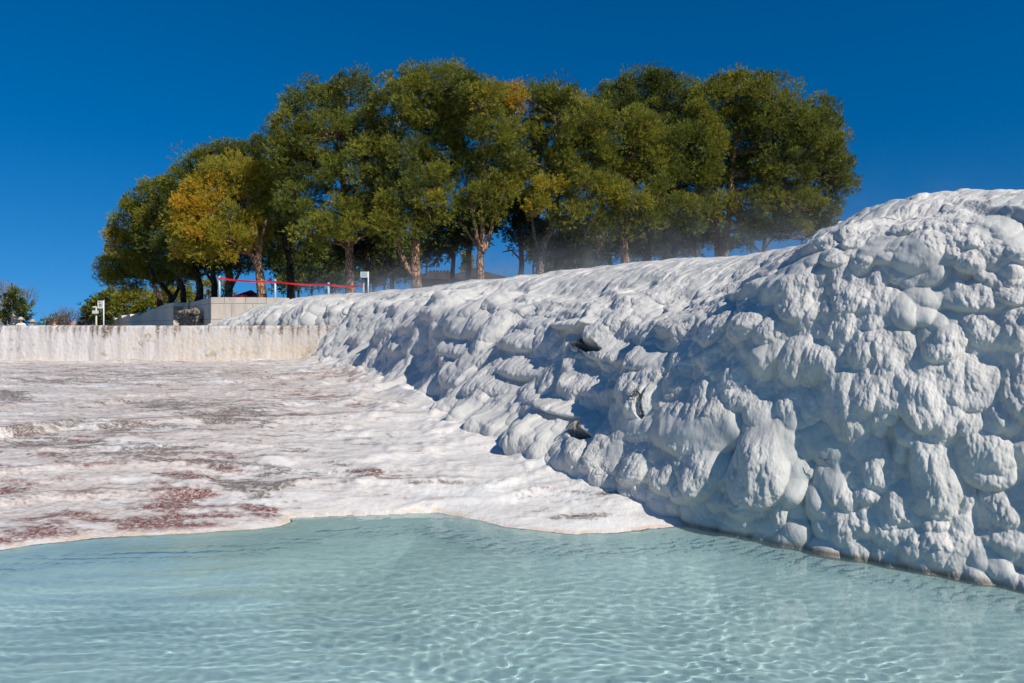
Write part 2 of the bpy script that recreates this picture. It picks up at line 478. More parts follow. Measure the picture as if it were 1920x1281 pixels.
m, nt, out = new_mat('travertine_calcite'); b = NB(nt)
pos = b.pos()
at = b.attr('mask')
sep = b.n('ShaderNodeSeparateColor'); b.l(at.outputs['Color'], sep.inputs[0])
n1 = b.noise(pos, 3.0, 5, .6); n2_ = b.noise(pos, 40, 4, .6)
c = b.mix(b.rampf(n1, .35, .65), (.69, .655, .595), (.57, .545, .50))
c = b.mix(b.math('MULTIPLY', sep.outputs[1], .75), c, (.51, .525, .475))
c = b.mix(b.rampf(b.noise(b.mapping(pos, (5, 5, 1.2)), 1.0, 5, .65), .66, .82), c, (.60, .55, .43))
crust = b.mix(n2_, (.07, .04, .022), (.27, .155, .08))
c = b.mix(b.math('MULTIPLY', sep.outputs[0], 1.0, clamp=True), c, crust)
c = b.mix(sep.outputs[2], c, (.012, .010, .008))  # near-black painted inside the cavities and crack to deepen their shade
hgt = b.math('ADD', b.math('MULTIPLY', b.noise(b.mapping(pos, (1, 1, .6)), 55, 3, .6), .7), b.math('MULTIPLY', b.noise(pos, 160, 2, .5), .3))
vo = b.n('ShaderNodeTexVoronoi'); b.l(b.mapping(pos, (1, 1, .55)), vo.inputs['Vector']); vo.inputs['Scale'].default_value = 62.0; vo.feature = 'SMOOTH_F1'
vo2 = b.n('ShaderNodeTexVoronoi'); b.l(b.mapping(pos, (1, 1, .5)), vo2.inputs['Vector']); vo2.inputs['Scale'].default_value = 28.0; vo2.feature = 'SMOOTH_F1'
crustv = b.attr('crust').outputs['Fac']
hgt = b.math('ADD', b.math('MULTIPLY', hgt, .5), b.math('MULTIPLY', b.math('ADD', b.math('MULTIPLY', vo.outputs['Distance'], -.9), b.math('MULTIPLY', vo2.outputs['Distance'], -1.0)), crustv))
c = b.mix(b.math('MULTIPLY', b.rampf(b.noise(b.mapping(pos, (1, 1, .35)), 6, 5, .65), .50, .75), .55), c, (.52, .49, .45))
bs = b.pbsdf(c, b.math('SUBTRACT', .75, b.math('MULTIPLY', sep.outputs[1], .35)), b.bump(hgt, .55, .011), .35)
b.l(bs.outputs[0], out.inputs[0])
MAT_CLIFF = m

cliff = mesh_obj('travertine_cliff', Pc.reshape(-1, 3), grid_faces(NU, NV)[:, ::-1], MAT_CLIFF, smooth=True)
mask = np.zeros((NU * NV, 4)); mask[:, 0] = np.clip(wl, 0, 1).ravel(); mask[:, 1] = wet.ravel(); mask[:, 2] = cave.ravel(); mask[:, 3] = 1
float_attr(cliff, 'crust', np.clip((.35 + .65 * nearw) * (1 - .8 * smoothreg), 0, 1).ravel())
color_attr(cliff, 'mask', mask)
tag(cliff, 'white travertine cliff of bulging lobes and drapery rising from the turquoise pool', 'cliff', kind='structure')
print('cliff', NU, NV)

def plateau_z(X, Y):
    return 2.72

# ================================================================== TERRACE, POOL
SHORE = [(-9, 1.2), (-7.5, 3.0), (-5.2, 4.35)]
for (px, py) in ((0,1031),(60,1022),(150,1011),(230,1006),(310,1002),(370,1000),(420,996),(470,993),(520,986),(545,979),(540,971),(620,967),(700,966),(780,963),(815,962),(870,970),(905,978),(950,988),(1010,995),(1080,999),(1150,997),(1210,992),(1290,987)):
    D = EYE * F / (py - HY)
    SHORE.append(((px - CX) / F * D, D))
SHORE += [(1.75, 5.35), (2.5, 4.75), (3.25, 4.15), (4.7, 3.1), (6.7, 1.95), (9.6, .6), (9.6, -2.5), (-9, -2.5)]
SHORE = np.array(SHORE)

def poly_sd(x, y, poly):
    d2 = np.full(x.shape, 1e9); inside = np.zeros(x.shape, bool)
    n = len(poly)
    for i in range(n):
        ax, ay = poly[i]; bx, by = poly[(i + 1) % n]
        ex, ey = bx - ax, by - ay
        t = np.clip(((x - ax) * ex + (y - ay) * ey) / (ex * ex + ey * ey + 1e-12), 0, 1)
        d2 = np.minimum(d2, (x - ax - t * ex) ** 2 + (y - ay - t * ey) ** 2)
        cond = ((ay > y) != (by > y)) & (x < (bx - ax) * (y - ay) / (by - ay + 1e-12) + ax)
        inside ^= cond
    return np.sqrt(d2) * np.where(inside, -1, 1)

def line_dist(x, y, pl):
    d2 = np.full(x.shape, 1e9)
    for (ax, ay), (bx, by) in zip(pl[:-1], pl[1:]):
        ex, ey = bx - ax, by - ay
        t = np.clip(((x - ax) * ex + (y - ay) * ey) / (ex * ex + ey * ey), 0, 1)
        d2 = np.minimum(d2, (x - ax - t * ex) ** 2 + (y - ay - t * ey) ** 2)
    return np.sqrt(d2)

dep = [1.0]
while dep[-1] < 21.5: dep.append(dep[-1] + max(.012, .0028 * dep[-1] ** 1.25))
dep = np.array(dep)
ang = np.linspace(-1.25, 1.0, 1500)
GX = ang[None, :] * dep[:, None] * 1.0; GY = np.repeat(dep[:, None], len(ang), 1)
wx = .09 * noise3(GX * 2.2, GY * 2.2, 1.0); wy = .06 * noise3(GX * 2.2, GY * 2.2, 9.0) + .02 * noise3(GX * 9, GY * 9, 3.0)
sd = poly_sd(GX + wx * .5, GY + wy * .7, SHORE)
sdp = np.maximum(sd, 0)
cd = line_dist(GX, GY, [(r[0], r[1]) for r in ST[3:15]])
LEDGES = [  # long low rims, traced from the photo: points, drop, width of the fall, strength of the dark rim line
 ([(-400,850),(0,838),(150,813),(300,806),(450,803),(600,803),(760,801)], .105, .55, 1.0),
 ([(-300,905),(0,896),(100,888),(250,882),(420,880),(520,885)], .05, .22, .9),
 ([(470,914),(560,906),(700,902),(845,905)], .045, .25, .7),
 ([(360,770),(500,767),(640,773)], .03, .3, .6),
 ([(-300,742),(0,735),(120,728),(260,735),(420,738),(560,726),(640,722)], .05, .6, .5),
 ([(-300,706),(0,702),(200,693),(400,700),(560,697),(620,700)], .04, .8, .6),
 ([(-300,790),(0,782),(200,775),(340,760)], .04, .4, .6),
 ([(-300,945),(0,936),(120,925),(240,917)], .035, .25, .6),
 ([(930,925),(1020,916),(1110,915)], .03, .2, .3),
 ([(700,946),(800,930),(880,928)], .025, .2, .3),
 ([(250,852),(360,846),(470,850),(560,842)], .025, .2, .5),
 ([(-300,866),(0,858),(140,852),(230,856)], .025, .2, .5),
]
t = .07 * np.clip(sdp / 13.0, 0, 1) ** .8
rimline = np.zeros_like(t)
for k, (pl, drop, wid, rs) in enumerate(LEDGES):
    pts = []
    for (px, py) in pl:
        zz = .05 + .30 * np.clip((1000 - py) / 320, 0, 1)
        D = (EYE - zz) * F / (py - HY); pts.append(((px - CX) / F * D, D))
    pts = np.array(pts); pts = pts[np.argsort(pts[:, 0])]
    yl = np.interp(GX, pts[:, 0], pts[:, 1]) + .10 * noise3(GX * 1.1, 0 * GX, k * 3.1) * (pts[:, 1].mean() / 7) + .03 * noise3(GX * 5, 0 * GX, k * 2.7)
    x0, x1 = pts[0, 0], pts[-1, 0]
    fx = sstep(x0 - .2, x0 + .5, GX) * (1 - sstep(x1 - .4, x1 + .5, GX))
    dd = GY - yl
    t = t + drop * sstep(-wid, .0, dd) * (fx + (1 - fx) * (0 if dd.size == 0 else sstep(-.8, .8, dd)) )
    wl_px = np.maximum(.018, .004 * GY)
    rimline = np.maximum(rimline, rs * fx * np.exp(-((dd - wl_px) / wl_px) ** 2) * (.4 + .6 * sstep(-.3, .3, noise3(GX * 2.2, GY, k * 1.7))))
    t = t + .010 * fx * np.exp(-((dd + .02) / .03) ** 2)
ridge = .030 * fbm(GX / 1.7, GY / .85, 2.0, 3) * sstep(.1, 1.5, sdp)
base = t + ridge
# terraces: small pans with a rim and a smooth fall, spacing grows with distance
lev = base / .065 + .5 * noise3(GX / 2.6, GY / 1.3, 6.0)
fr = lev - np.floor(lev)
step = (np.floor(lev) + sstep(.62, .98, fr)) - lev
stepw = .6 * sstep(.25, .9, sdp) * (1 - .75 * np.exp(-cd / .9)) * np.clip(.75 + .8 * noise3(GX / 2.2, GY / 1.6, 14.0), 0, 1)
rim = np.exp(-((fr - .985) / .03) ** 2) * stepw
lev2 = base / .017 + .9 * noise3(GX / .7, GY / .4, 16.0) + .35 * noise3(GX / .18, GY / .12, 17.0)
fr2 = lev2 - np.floor(lev2)
micw = sstep(.15, .6, sdp) * np.clip(.35 + 1.3 * noise3(GX / 1.3, GY / .7, 24.0), 0, 1) * (1 - .8 * np.exp(-cd / 1.1))
micro = (np.floor(lev2) + sstep(.70, .98, fr2) - lev2) * .017 * micw * .9
mrim = np.exp(-((fr2 - .72) / .10) ** 2) * micw
Z = base + .065 * step * stepw * .95 + .006 * rim
Z += micro
Z += .05 * (1 - np.exp(-sdp / .10)) * (1 - np.exp(-sdp / .3) * .2)              # rounded lip at the pool
Z += .13 * np.exp(-cd / .38) * (1 + .9 * noise3(GX * 1.6, GY * 1.1, 33.0)) * sstep(.05, .5, sdp)                                # apron under the cliff
mound = np.clip(fbm(GX / .55, GY / .5, 4.0, 3), 0, 2) * .09 * (np.exp(-cd / 1.3) + .28) * sstep(.1, .6, sdp)
Z += mound
Z += (.007 * fbm(GX * 5, GY * 9, 8.0, 3)) * sstep(.02, .2, sdp)
rough = np.clip(noise3(GX / 1.1, GY / .55, 40.0) * 1.3 + .1, 0, 1) * sstep(.05, .3, sdp) * (1 - np.exp(-cd / 1.0))
Z += .018 * rough * fbm(GX * 11, GY * 16, 3.0, 3)
Z = np.where(sd < 0, -.52 * sstep(0, 1.6, -sd) - .02 * sstep(0, .08, -sd), Z)
# --- stain masks (growth of its own shape, not light)
pxg = CX + F * GX / GY; pyg = HY + F * EYE / GY
def blob(px, py, rx, ry):
    D = EYE * F / (py - HY)                                # ground-plane estimate with the slope taken off
    return np.exp(-(((pxg - px) / rx) ** 2 + ((HY + F * (EYE - Z) / GY - py) / ry) ** 2))
red = 0
for (px, py, rx, ry, w_) in ((330,930,80,50,1.1),(420,965,110,22,1.2),(100,1000,120,30,1.15),(30,920,70,30,.9),(200,985,150,25,.8),(60,1022,130,22,1.5),(330,985,200,20,1.2),(480,960,80,26,1.1),(150,860,200,26,.5),(330,858,140,22,.6),(480,880,160,40,.4),(240,820,260,18,.3),(560,745,130,26,.55),(420,720,220,20,.35),(620,700,90,12,.6),(180,690,260,10,.5),(660,880,90,10,.7),(80,760,140,30,.3)):
    red = np.maximum(red, w_ * blob(px, py, rx, ry))
brown = 0
for (px, py, rx, ry, w_) in ((430,778,130,24,1.0),(200,800,200,18,.9),(20,742,50,14,1.2),(60,830,160,24,1.0),(250,845,200,20,.9),(330,760,160,16,.9),(120,715,160,10,.9),(480,905,110,26,1.0),(420,870,110,22,.8),(640,885,100,9,.9),(1080,968,80,8,1.2),(1050,940,60,8,.6),(700,760,80,12,.6),(300,700,300,12,.7),(700,905,120,6,.6),(810,905,90,5,.8),(1130,925,80,6,.8),(60,700,70,16,.5)):
    brown = np.maximum(brown, w_ * blob(px, py, rx, ry))
crease = (1 - sstep(.0, .14, fr)) * stepw                   # dirt gathers at the foot of each little fall
streak = fbm(GX * 1.5, GY * 5.0, 12.0, 5, .6)
streak2 = fbm(GX * 2.0, GY * 7.0, 22.0, 5, .6)
fine = fbm(GX * 13, GY * 22, 5.0, 3)
redm = sstep(.0, .42, np.clip(red, 0, 1.2) * .72 + .38 * crease * (GX < .6) + streak * .50 + fine * .22 - .42 + .10 * sstep(1, -2, GX))
brm = sstep(.0, .42, np.clip(brown, 0, 1.2) * .72 + .45 * crease + streak2 * .50 + fine * .22 - .38 + .08 * sstep(1, -2, GX))
shore_fade = sstep(.0, .12, sdp)
brm = np.maximum(brm, np.clip(rimline, 0, 1)); redm = np.maximum(redm, .8 * np.clip(rimline, 0, 1) * sstep(-.1, .4, streak))
brm = np.maximum(brm, .8 * mrim * sstep(.05, .45, streak2 + .25 * (GX < -.5))); redm = np.maximum(redm, .8 * mrim * sstep(.05, .45, streak) * (GX < .2))
redm *= shore_fade; brm *= shore_fade
lip = np.exp(-((sd - .015) / .022) ** 2) * (.35 + .9 * sstep(.35, .75, fbm(GX * 3, GY * 3, 2.0, 3) * .5 + .5))
msk = np.stack([redm, brm, np.clip(lip, 0, 1), np.ones_like(redm)], -1)
pinkish = sstep(.3, -4.5, GX) * (sd > 0)

m, nt, out = new_mat('terrace_calcite'); b = NB(nt)
pos = b.pos(); at = b.attr('mask'); sep = b.n('ShaderNodeSeparateColor'); b.l(at.outputs['Color'], sep.inputs[0])
n1 = b.noise(b.mapping(pos, (1, 1.6, 1)), 2.2, 6, .62); n2_ = b.noise(pos, 60, 4, .65); n3 = b.noise(b.mapping(pos, (3, 11, 3)), 2.0, 5, .6)
pk = b.attr('pink').outputs['Fac']
c = b.mix(b.rampf(n1, .38, .66), (.80, .755, .69), (.70, .66, .61))
c = b.mix(b.math('MULTIPLY', pk, b.math('ADD', .22, b.math('MULTIPLY', b.rampf(n3, .35, .65), .7))), c, (.66, .55, .47))
c = b.mix(b.math('MULTIPLY', b.rampf(n3, .50, .72), .7), c, (.47, .44, .42))
c = b.mix(b.math('MULTIPLY', b.rampf(b.noise(b.mapping(pos, (7, 20, 7)), 2.0, 6, .75), .47, .66), b.math('MULTIPLY', pk, .85)), c, (.34, .26, .22))
c = b.mix(b.math('MULTIPLY', b.rampf(b.noise(b.mapping(pos, (.9, 2.6, 1)), 1.0, 6, .65), .50, .62), .85), c, (.80, .77, .72))
redc = b.ramp(n2_, [(.30, (.045, .014, .010)), (.45, (.25, .05, .04)), (.55, (.24, .15, .125)), (.70, (.50, .42, .38))])
brc = b.ramp(n2_, [(.30, (.055, .045, .035)), (.50, (.20, .155, .125)), (.72, (.42, .36, .32))])
def brk(sock): return b.math('MULTIPLY', sock, b.rampf(b.noise(pos, 26, 5, .7), .32, .55))
c = b.mix(brk(sep.outputs[1]), c, brc)
c = b.mix(brk(sep.outputs[0]), c, redc)
c = b.mix(b.math('MULTIPLY', b.math('MULTIPLY', b.attr('rim').outputs['Fac'], b.rampf(b.noise(pos, 9, 5, .7), .3, .5)), .85), c, (.21, .14, .12))
c = b.mix(b.math('MULTIPLY', b.math('MULTIPLY', sep.outputs[2], .85), b.rampf(b.noise(pos, 5, 5, .7), .32, .55)), c, b.mix(n2_, (.62, .36, .17), (.75, .62, .47)))
un = b.attr('under').outputs['Fac']
c = b.mix(un, c, b.mix(b.rampf(b.noise(pos, 1.3, 5, .6), .35, .65), (.72, .73, .71), (.60, .63, .62)))
h = b.math('ADD', b.math('MULTIPLY', n2_, b.math('ADD', .3, b.math('MULTIPLY', b.math('ADD', sep.outputs[0], sep.outputs[1]), .9))), b.math('MULTIPLY', b.noise(pos, 18, 5, .6), .8))
bs = b.pbsdf(c, .6, b.bump(h, .8, .016), .35)
b.l(bs.outputs[0], out.inputs[0])
MAT_TERR = m
terr = mesh_obj('travertine_terrace', np.stack([GX, GY, Z], -1).reshape(-1, 3), grid_faces(*GX.shape)[:, ::-1], MAT_TERR, smooth=True)
color_attr(terr, 'mask', msk.reshape(-1, 4)); float_attr(terr, 'pink', pinkish.ravel()); float_attr(terr, 'under', sstep(-.02, -.22, sd).ravel())
float_attr(terr, 'rim', np.clip(rimline + .0 * mrim, 0, 1).ravel())
tag(terr, 'white travertine terraces streaked with red and brown algae sloping into the pool', 'terrace', kind='structure')

# --- pool bed
bx = np.linspace(-10, 10, 260); by = np.linspace(-2.6, 8, 160)
BX, BY = np.meshgrid(bx, by, indexing='ij')
BZ = -.44 + .012 * fbm(BX / .8, BY / .8, 3.0, 3)
m, nt, out = new_mat('pool_bed_calcite'); b = NB(nt)
pos = b.pos()
c = b.mix(b.rampf(b.noise(pos, 1.3, 5, .6), .35, .65), (.72, .73, .71), (.60, .63, .62))
c = b.mix(b.rampf(b.noise(pos, 7, 4, .6), .62, .75), c, (.45, .49, .49))
bs = b.pbsdf(c, .8); b.l(bs.outputs[0], out.inputs[0])
bed = mesh_obj('pool_bed', np.stack([BX, BY, BZ], -1).reshape(-1, 3), grid_faces(*BX.shape), m, smooth=True)
tag(bed, 'pale calcite floor seen through the turquoise pool water', 'pool bed', kind='structure')

# --- water
yy = [.6]
while yy[-1] < 6.6: yy.append(yy[-1] + max(.011, .0034 * yy[-1]))
yy = np.array(yy); aa = np.linspace(-1.35, 1.25, 760)
WX = aa[None, :] * (yy[:, None] + .9) * 1.0; WY = np.repeat(yy[:, None], len(aa), 1)
left = sstep(.5, -2.2, WX)
wp = WX + .10 * noise3(WX * 1.2, WY * 1.2, 2.0); wq = WY - .10 * WX + .09 * noise3(WX * 1.1, WY * 1.1, 5.0)
WZ = left * (.0042 * noise3(wp * .8, wq * 5.6, 1.0) + .0012 * noise3(wp * 1.9, wq * 13, 4.0))
WZ += (.25 + .75 * (1 - left)) * (.0012 * noise3(wp * 4.0, wq * 6.0, 11.0) + .0012 * noise3(wp * 8.0, wq * 12.0, 7.0) + .0009 * noise3(wp * 15 + wq * 6, wq * 21, 3.0))
WZ += .0004 * noise3(wp * 20, wq * 30, 6.0)
m, nt, out = new_mat('pool_water'); b = NB(nt)
g = b.n('ShaderNodeBsdfPrincipled')
g.inputs['Base Color'].default_value = (.53, .765, .76, 1); g.inputs['Roughness'].default_value = 0.0
g.inputs['Transmission Weight'].default_value = 1.0; g.inputs['IOR'].default_value = 1.33
b.l(g.outputs[0], out.inputs[0])
MAT_WATER = m
water = mesh_obj('pool_water', np.stack([WX, WY, WZ], -1).reshape(-1, 3), grid_faces(*WX.shape)[:, ::-1], MAT_WATER, smooth=True)
tag(water, 'clear turquoise rippled water of the thermal pool', 'water', kind='structure')
water.cycles.is_caustics_caster = True
bed.cycles.is_caustics_receiver = True; terr.cycles.is_caustics_receiver = True
sl.cycles.is_caustics_light = True
print('ground', GX.shape, WX.shape)

# ================================================================== GROUND, PLATEAU, WALLS
gx = np.unique(np.concatenate([np.linspace(-3000, -60, 24), np.linspace(-60, 60, 121), np.linspace(60, 3000, 24)]))
gy = np.unique(np.concatenate([np.linspace(-3000, -30, 20), np.linspace(-30, 20.2, 60), np.linspace(20.25, 20.9, 4), np.linspace(20.9, 90, 60), np.linspace(90, 3000, 24)]))
AX, AY = np.meshgrid(gx, gy, indexing='ij')
sda = poly_sd(AX, AY, SHORE)
front = np.where(sda > .3, -.10, -1.0)
back = 1.15 - .45 * sstep(22, 42, AY) - .5 * sstep(45, 300, AY) + .10 * fbm(AX / 6, AY / 6, 1.0, 3) * (AY < 200)
AZ = np.where(AY > 20.6, back, front)
m, nt, out = new_mat('pale_earth'); b = NB(nt); pos = b.pos()
c = b.mix(b.rampf(b.noise(pos, .6, 6, .6), .35, .65), (.42, .38, .31), (.20, .20, .11))
bs = b.pbsdf(c, .9, b.bump(b.noise(pos, 4, 5, .6), .4, .05), .2); b.l(bs.outputs[0], out.inputs[0])
g = mesh_obj('ground', np.stack([AX, AY, AZ], -1).reshape(-1, 3), grid_faces(*AX.shape), m, smooth=True)
tag(g, 'pale open ground running to the horizon behind the pool wall', 'ground', kind='structure')

# plateau under the pines
px_ = np.linspace(-60, 110, 150); py_ = np.linspace(4, 110, 120)
BXp, BYp = np.meshgrid(px_, py_, indexing='ij')
basl = np.stack([ST[:, 0], ST[:, 1]], 1)
plpoly = [(r[0] + .80 * 3.1, r[1] + .60 * 3.1) for r in ST[:16]] + [(-9.6, 27.3), (-11.7, 27.35), (-15.1, 32.3), (-15.4, 31.8), (-35.2, 60.2), (-60, 95), (-60, 140), (140, 140), (140, 0)]
psd = poly_sd(BXp, BYp, np.array(plpoly))
PZ = 2.46 - .9 * sstep(-15, -36, BXp) + .06 * fbm(BXp / 3, BYp / 3, 2.0, 2)
PZ = np.where(psd > 0, -1.5, PZ)
keep = (psd < 0)
fc = grid_faces(*BXp.shape); kf = keep.reshape(-1)[fc].all(1)
m, nt, out = new_mat('pine_litter_soil'); b = NB(nt); pos = b.pos()
c = b.mix(b.rampf(b.noise(pos, 1.1, 6, .65), .35, .65), (.16, .11, .065), (.10, .11, .035))
bs = b.pbsdf(c, .95, b.bump(b.noise(pos, 9, 5, .6), .5, .04), .1); b.l(bs.outputs[0], out.inputs[0])
g = mesh_obj('plateau', np.stack([BXp, BYp, PZ], -1).reshape(-1, 3), fc[kf], m, smooth=True)
tag(g, 'needle covered ground of the plateau under the pines', 'plateau', kind='structure')

# ---- stained pool wall (x -26 .. -5.3 at depth 19.6)
nxw, nzw = 900, 90
xs = np.linspace(-27, -4.9, nxw)
prof = np.concatenate([np.stack([np.zeros(64), np.linspace(-.1, 1.53, 64)], 1),
                       np.stack([.075 * (1 - np.cos(np.linspace(.05, 1, 14) * math.pi / 2)), 1.53 + .075 * np.sin(np.linspace(.05, 1, 14) * math.pi / 2)], 1),
                       np.stack([np.linspace(.11, .62, 8), np.full(8, 1.606)], 1), np.stack([np.full(4, .64), np.linspace(1.56, .2, 4)], 1)])
WXX = np.repeat(xs[:, None], len(prof), 1); WD = np.repeat(prof[None, :, 0], nxw, 0); WZZ = np.repeat(prof[None, :, 1], nxw, 0).copy()
fr_ = (WD < .1)
rel = .028 * fbm(WXX * 1.5, WZZ * .18, 3.0, 3) + .008 * fbm(WXX * 6, WZZ * .5, 5.0, 3) + .007 * fbm(WXX * 14, WZZ * 9, 7.0, 2)
flare = -.22 * np.exp(-(WZZ - .36) / .10) * (.6 + .6 * noise3(WXX * .8, WZZ * 0, 2.0)) * (WZZ > .2) - .30 * (WZZ <= .25)
WYY = 19.62 + WD + np.where(fr_, rel + np.clip(flare, -.3, 0), rel * .3)
WZZ += .018 * fbm(WXX * 1.6, WD * 2, 4.0, 3) * (WZZ > 1.3)
top = sstep(1.05, 1.6, WZZ)
drip = sstep(.50, .72, (fbm(WXX * 7.5, WZZ * .55, 13.0, 4) * .5 + .5) * .62 + .34 * top - .06 + .17 * noise3(WXX * .9, WZZ * 0, 5.0))
patch = sstep(.60, .78, (fbm(WXX * 1.1, WZZ * 1.6, 17.0, 4) * .5 + .5) * .6 + (fbm(WXX * 9, WZZ * 7, 3.0, 3) * .5 + .5) * .4)
cream = np.clip(sstep(-13.5, -7.5, WXX) * .75 + .35 * noise3(WXX * .6, WZZ * .9, 2.0), 0, 1) * (1 - .5 * sstep(1.1, 1.5, WZZ)) + .45 * sstep(.85, .45, WZZ)
m, nt, out = new_mat('stained_plaster'); b = NB(nt); pos = b.pos()
at = b.attr('mask'); sep = b.n('ShaderNodeSeparateColor'); b.l(at.outputs['Color'], sep.inputs[0])
st1 = b.noise(b.mapping(pos, (4, 4, .6)), 1.0, 7, .7, .8); st2 = b.noise(pos, 14, 5, .65)
c = b.mix(b.rampf(st1, .35, .65), (.70, .655, .62), (.56, .52, .49))
c = b.mix(b.math('MULTIPLY', sep.outputs[2], b.rampf(b.noise(pos, 3, 5, .6), .25, .6)), c, (.64, .545, .42))
c = b.mix(b.math('MULTIPLY', b.rampf(b.noise(b.mapping(pos, (2.2, 2, .35)), 1.0, 4, .6), .52, .68), .6), c, (.44, .41, .40))
c = b.mix(b.math('MULTIPLY', b.math('MULTIPLY', sep.outputs[1], .75), b.rampf(st2, .35, .6)), c, (.30, .25, .14))
c = b.mix(b.math('MULTIPLY', b.math('MULTIPLY', sep.outputs[0], .95), b.rampf(st2, .30, .55)), c, (.16, .115, .08))
bs = b.pbsdf(c, .8, b.bump(st2, .5, .02), .25); b.l(bs.outputs[0], out.inputs[0])
wl_ = mesh_obj('pool_wall', np.stack([WXX, WYY, WZZ], -1).reshape(-1, 3), grid_faces(*WXX.shape)[:, ::-1], m, smooth=True)
mk = np.stack([drip, patch, np.clip(cream, 0, 1), np.ones_like(drip)], -1); color_attr(wl_, 'mask', mk.reshape(-1, 4))
tag(wl_, 'long low whitish retaining wall with brown drip stains along its top edge', 'wall')

# ---- marble clad wall
m, nt, out = new_mat('marble_cladding'); b = NB(nt)
uvn = nt.nodes.new('ShaderNodeAttribute'); uvn.attribute_name = 'slab'
br = b.n('ShaderNodeTexBrick'); b.l(uvn.outputs['Vector'], br.inputs['Vector'])
br.inputs['Scale'].default_value = 1.0; br.inputs['Brick Width'].default_value = .85; br.inputs['Row Height'].default_value = .62
br.inputs['Mortar Size'].default_value = .012; br.offset = 0.35
br.inputs['Color1'].default_value = (.74, .63, .51, 1); br.inputs['Color2'].default_value = (.62, .54, .45, 1); br.inputs['Mortar'].default_value = (.26, .23, .20, 1)
c = b.mix(b.math('MULTIPLY', b.rampf(b.noise(b.mapping(b.pos(), (2, 2, .6)), 1.5, 5, .6), .45, .7), .5), br.outputs[0], (.42, .37, .33))
bs = b.pbsdf(c, .55, b.bump(br.outputs[1], -.3, .02), .35); b.l(bs.outputs[0], out.inputs[0])
MARBLE = m
mw = empty('marble_wall', (-15.4, 31.5, .8), 'grey and cream marble clad garden wall with stepped top below the left pines', 'wall')

def wall_run(name, pts, thick=.35, parent=None):
    """vertical slab wall: pts = (x, y, ztop); thickness goes away from the camera side"""
    V, Fc, S_ = [], [], []
    n = len(pts); run = 0
    for i, (x, y, z) in enumerate(pts):
        a = pts[max(i - 1, 0)]; c_ = pts[min(i + 1, n - 1)]
        tx, ty = c_[0] - a[0], c_[1] - a[1]
        l = math.hypot(tx, ty) or 1
        nx_, ny_ = -ty / l, tx / l
        if nx_ * x + ny_ * y < 0: nx_, ny_ = -nx_, -ny_
        if i: run += math.hypot(x - pts[i - 1][0], y - pts[i - 1][1])
        x0, y0, z0 = parent.location if parent else (0, 0, 0)
        for (k, zz) in ((0, .3), (0, z), (1, z), (1, .3)):
            V.append((x + nx_ * thick * k - x0, y + ny_ * thick * k - y0, zz - z0)); S_.append((run, zz, 0))
    for i in range(n - 1):
        for k in range(4):
            k2 = (k + 1) % 4
            Fc.append((i * 4 + k, i * 4 + k2, (i + 1) * 4 + k2, (i + 1) * 4 + k))
    Fc.append((0, 1, 2, 3)); Fc.append(((n - 1) * 4 + 3, (n - 1) * 4 + 2, (n - 1) * 4 + 1, (n - 1) * 4))
    o = mesh_obj(name, np.array(V), Fc, MARBLE, parent)
    a = o.data.attributes.new('slab', 'FLOAT_VECTOR', 'POINT'); a.data.foreach_set('vector', np.array(S_, dtype=np.float32).ravel())
    return o
# shaded long run with saw-tooth steps, ends in a lit pillar face
A0 = Vector((-15.62, 31.4)); A1 = Vector((-36.4, 61.0))
def ontop(px, py):
    r = (px - CX) / F                      # intersect the view column with the run A0-A1
    dx, dy = A1.x - A0.x, A1.y - A0.y
    t_ = (r * A0.y - A0.x) / (dx - r * dy)
    x, y = A0.x + dx * t_, A0.y + dy * t_
    return (x, y, EYE - (py - HY) / F * y)
steps = [(325,567.5),(316,569.5),(305,572.5),(295,576.5),(286,580.5),(272,586.5),(259,592.5),(258.4,586.8),(247,592.5),(244.3,594),(243.8,589.2),(232,594.8),(228.5,596.5),(228,591.5),(220,597.0),(214,600.5),(213.6,596.2),(206,602),(198,608)]
wall_run('wall_run', [ontop(*q) for q in steps], .4, mw)
zt1 = EYE + 43.5 / F * 31.4
wall_run('wall_pillar', [(-15.60, 31.36, zt1), (-14.95, 31.50, zt1)], .5, mw)
wall_run('wall_pier', [(-14.94, 31.52, zt1 - .01), (-14.92, 31.58, zt1), (-11.93, 27.06, 2.72)], .4, mw)
wall_run('wall_return', [(-11.92, 27.03, 2.73), (-9.9, 26.9, 2.72), (-8.9, 26.8, 2.70)], .4, mw)
# broken corner where the rubble core shows
bm = bmesh.new()
rr = random.Random(5)
for k in range(170):
    pxx = rr.uniform(339, 373); pyy = rr.uniform(584 - .12 * (pxx - 340), 612)
    D = 30.4 - (pxx - 339) * .06
    q = P(pxx, pyy, D) - Vector(mw.location)
    r = bmesh.ops.create_icosphere(bm, subdivisions=2, radius=rr.uniform(.07, .13))
    sc = Vector((rr.uniform(.8, 1.4), rr.uniform(.7, 1.1), rr.uniform(.6, 1.0)))
    for v in r['verts']:
        n_ = 1 + .35 * noise3(v.co.x * 9 + k, v.co.y * 9, v.co.z * 9)
        v.co = Vector((v.co.x * sc.x, v.co.y * sc.y, v.co.z * sc.z)) * float(n_) + q
m_r = simple_mat('rubble_stone', (.26, .21, .15), .9, .6, 6, .6)
bm_obj('rubble_core', bm, m_r, mw, smooth=False)

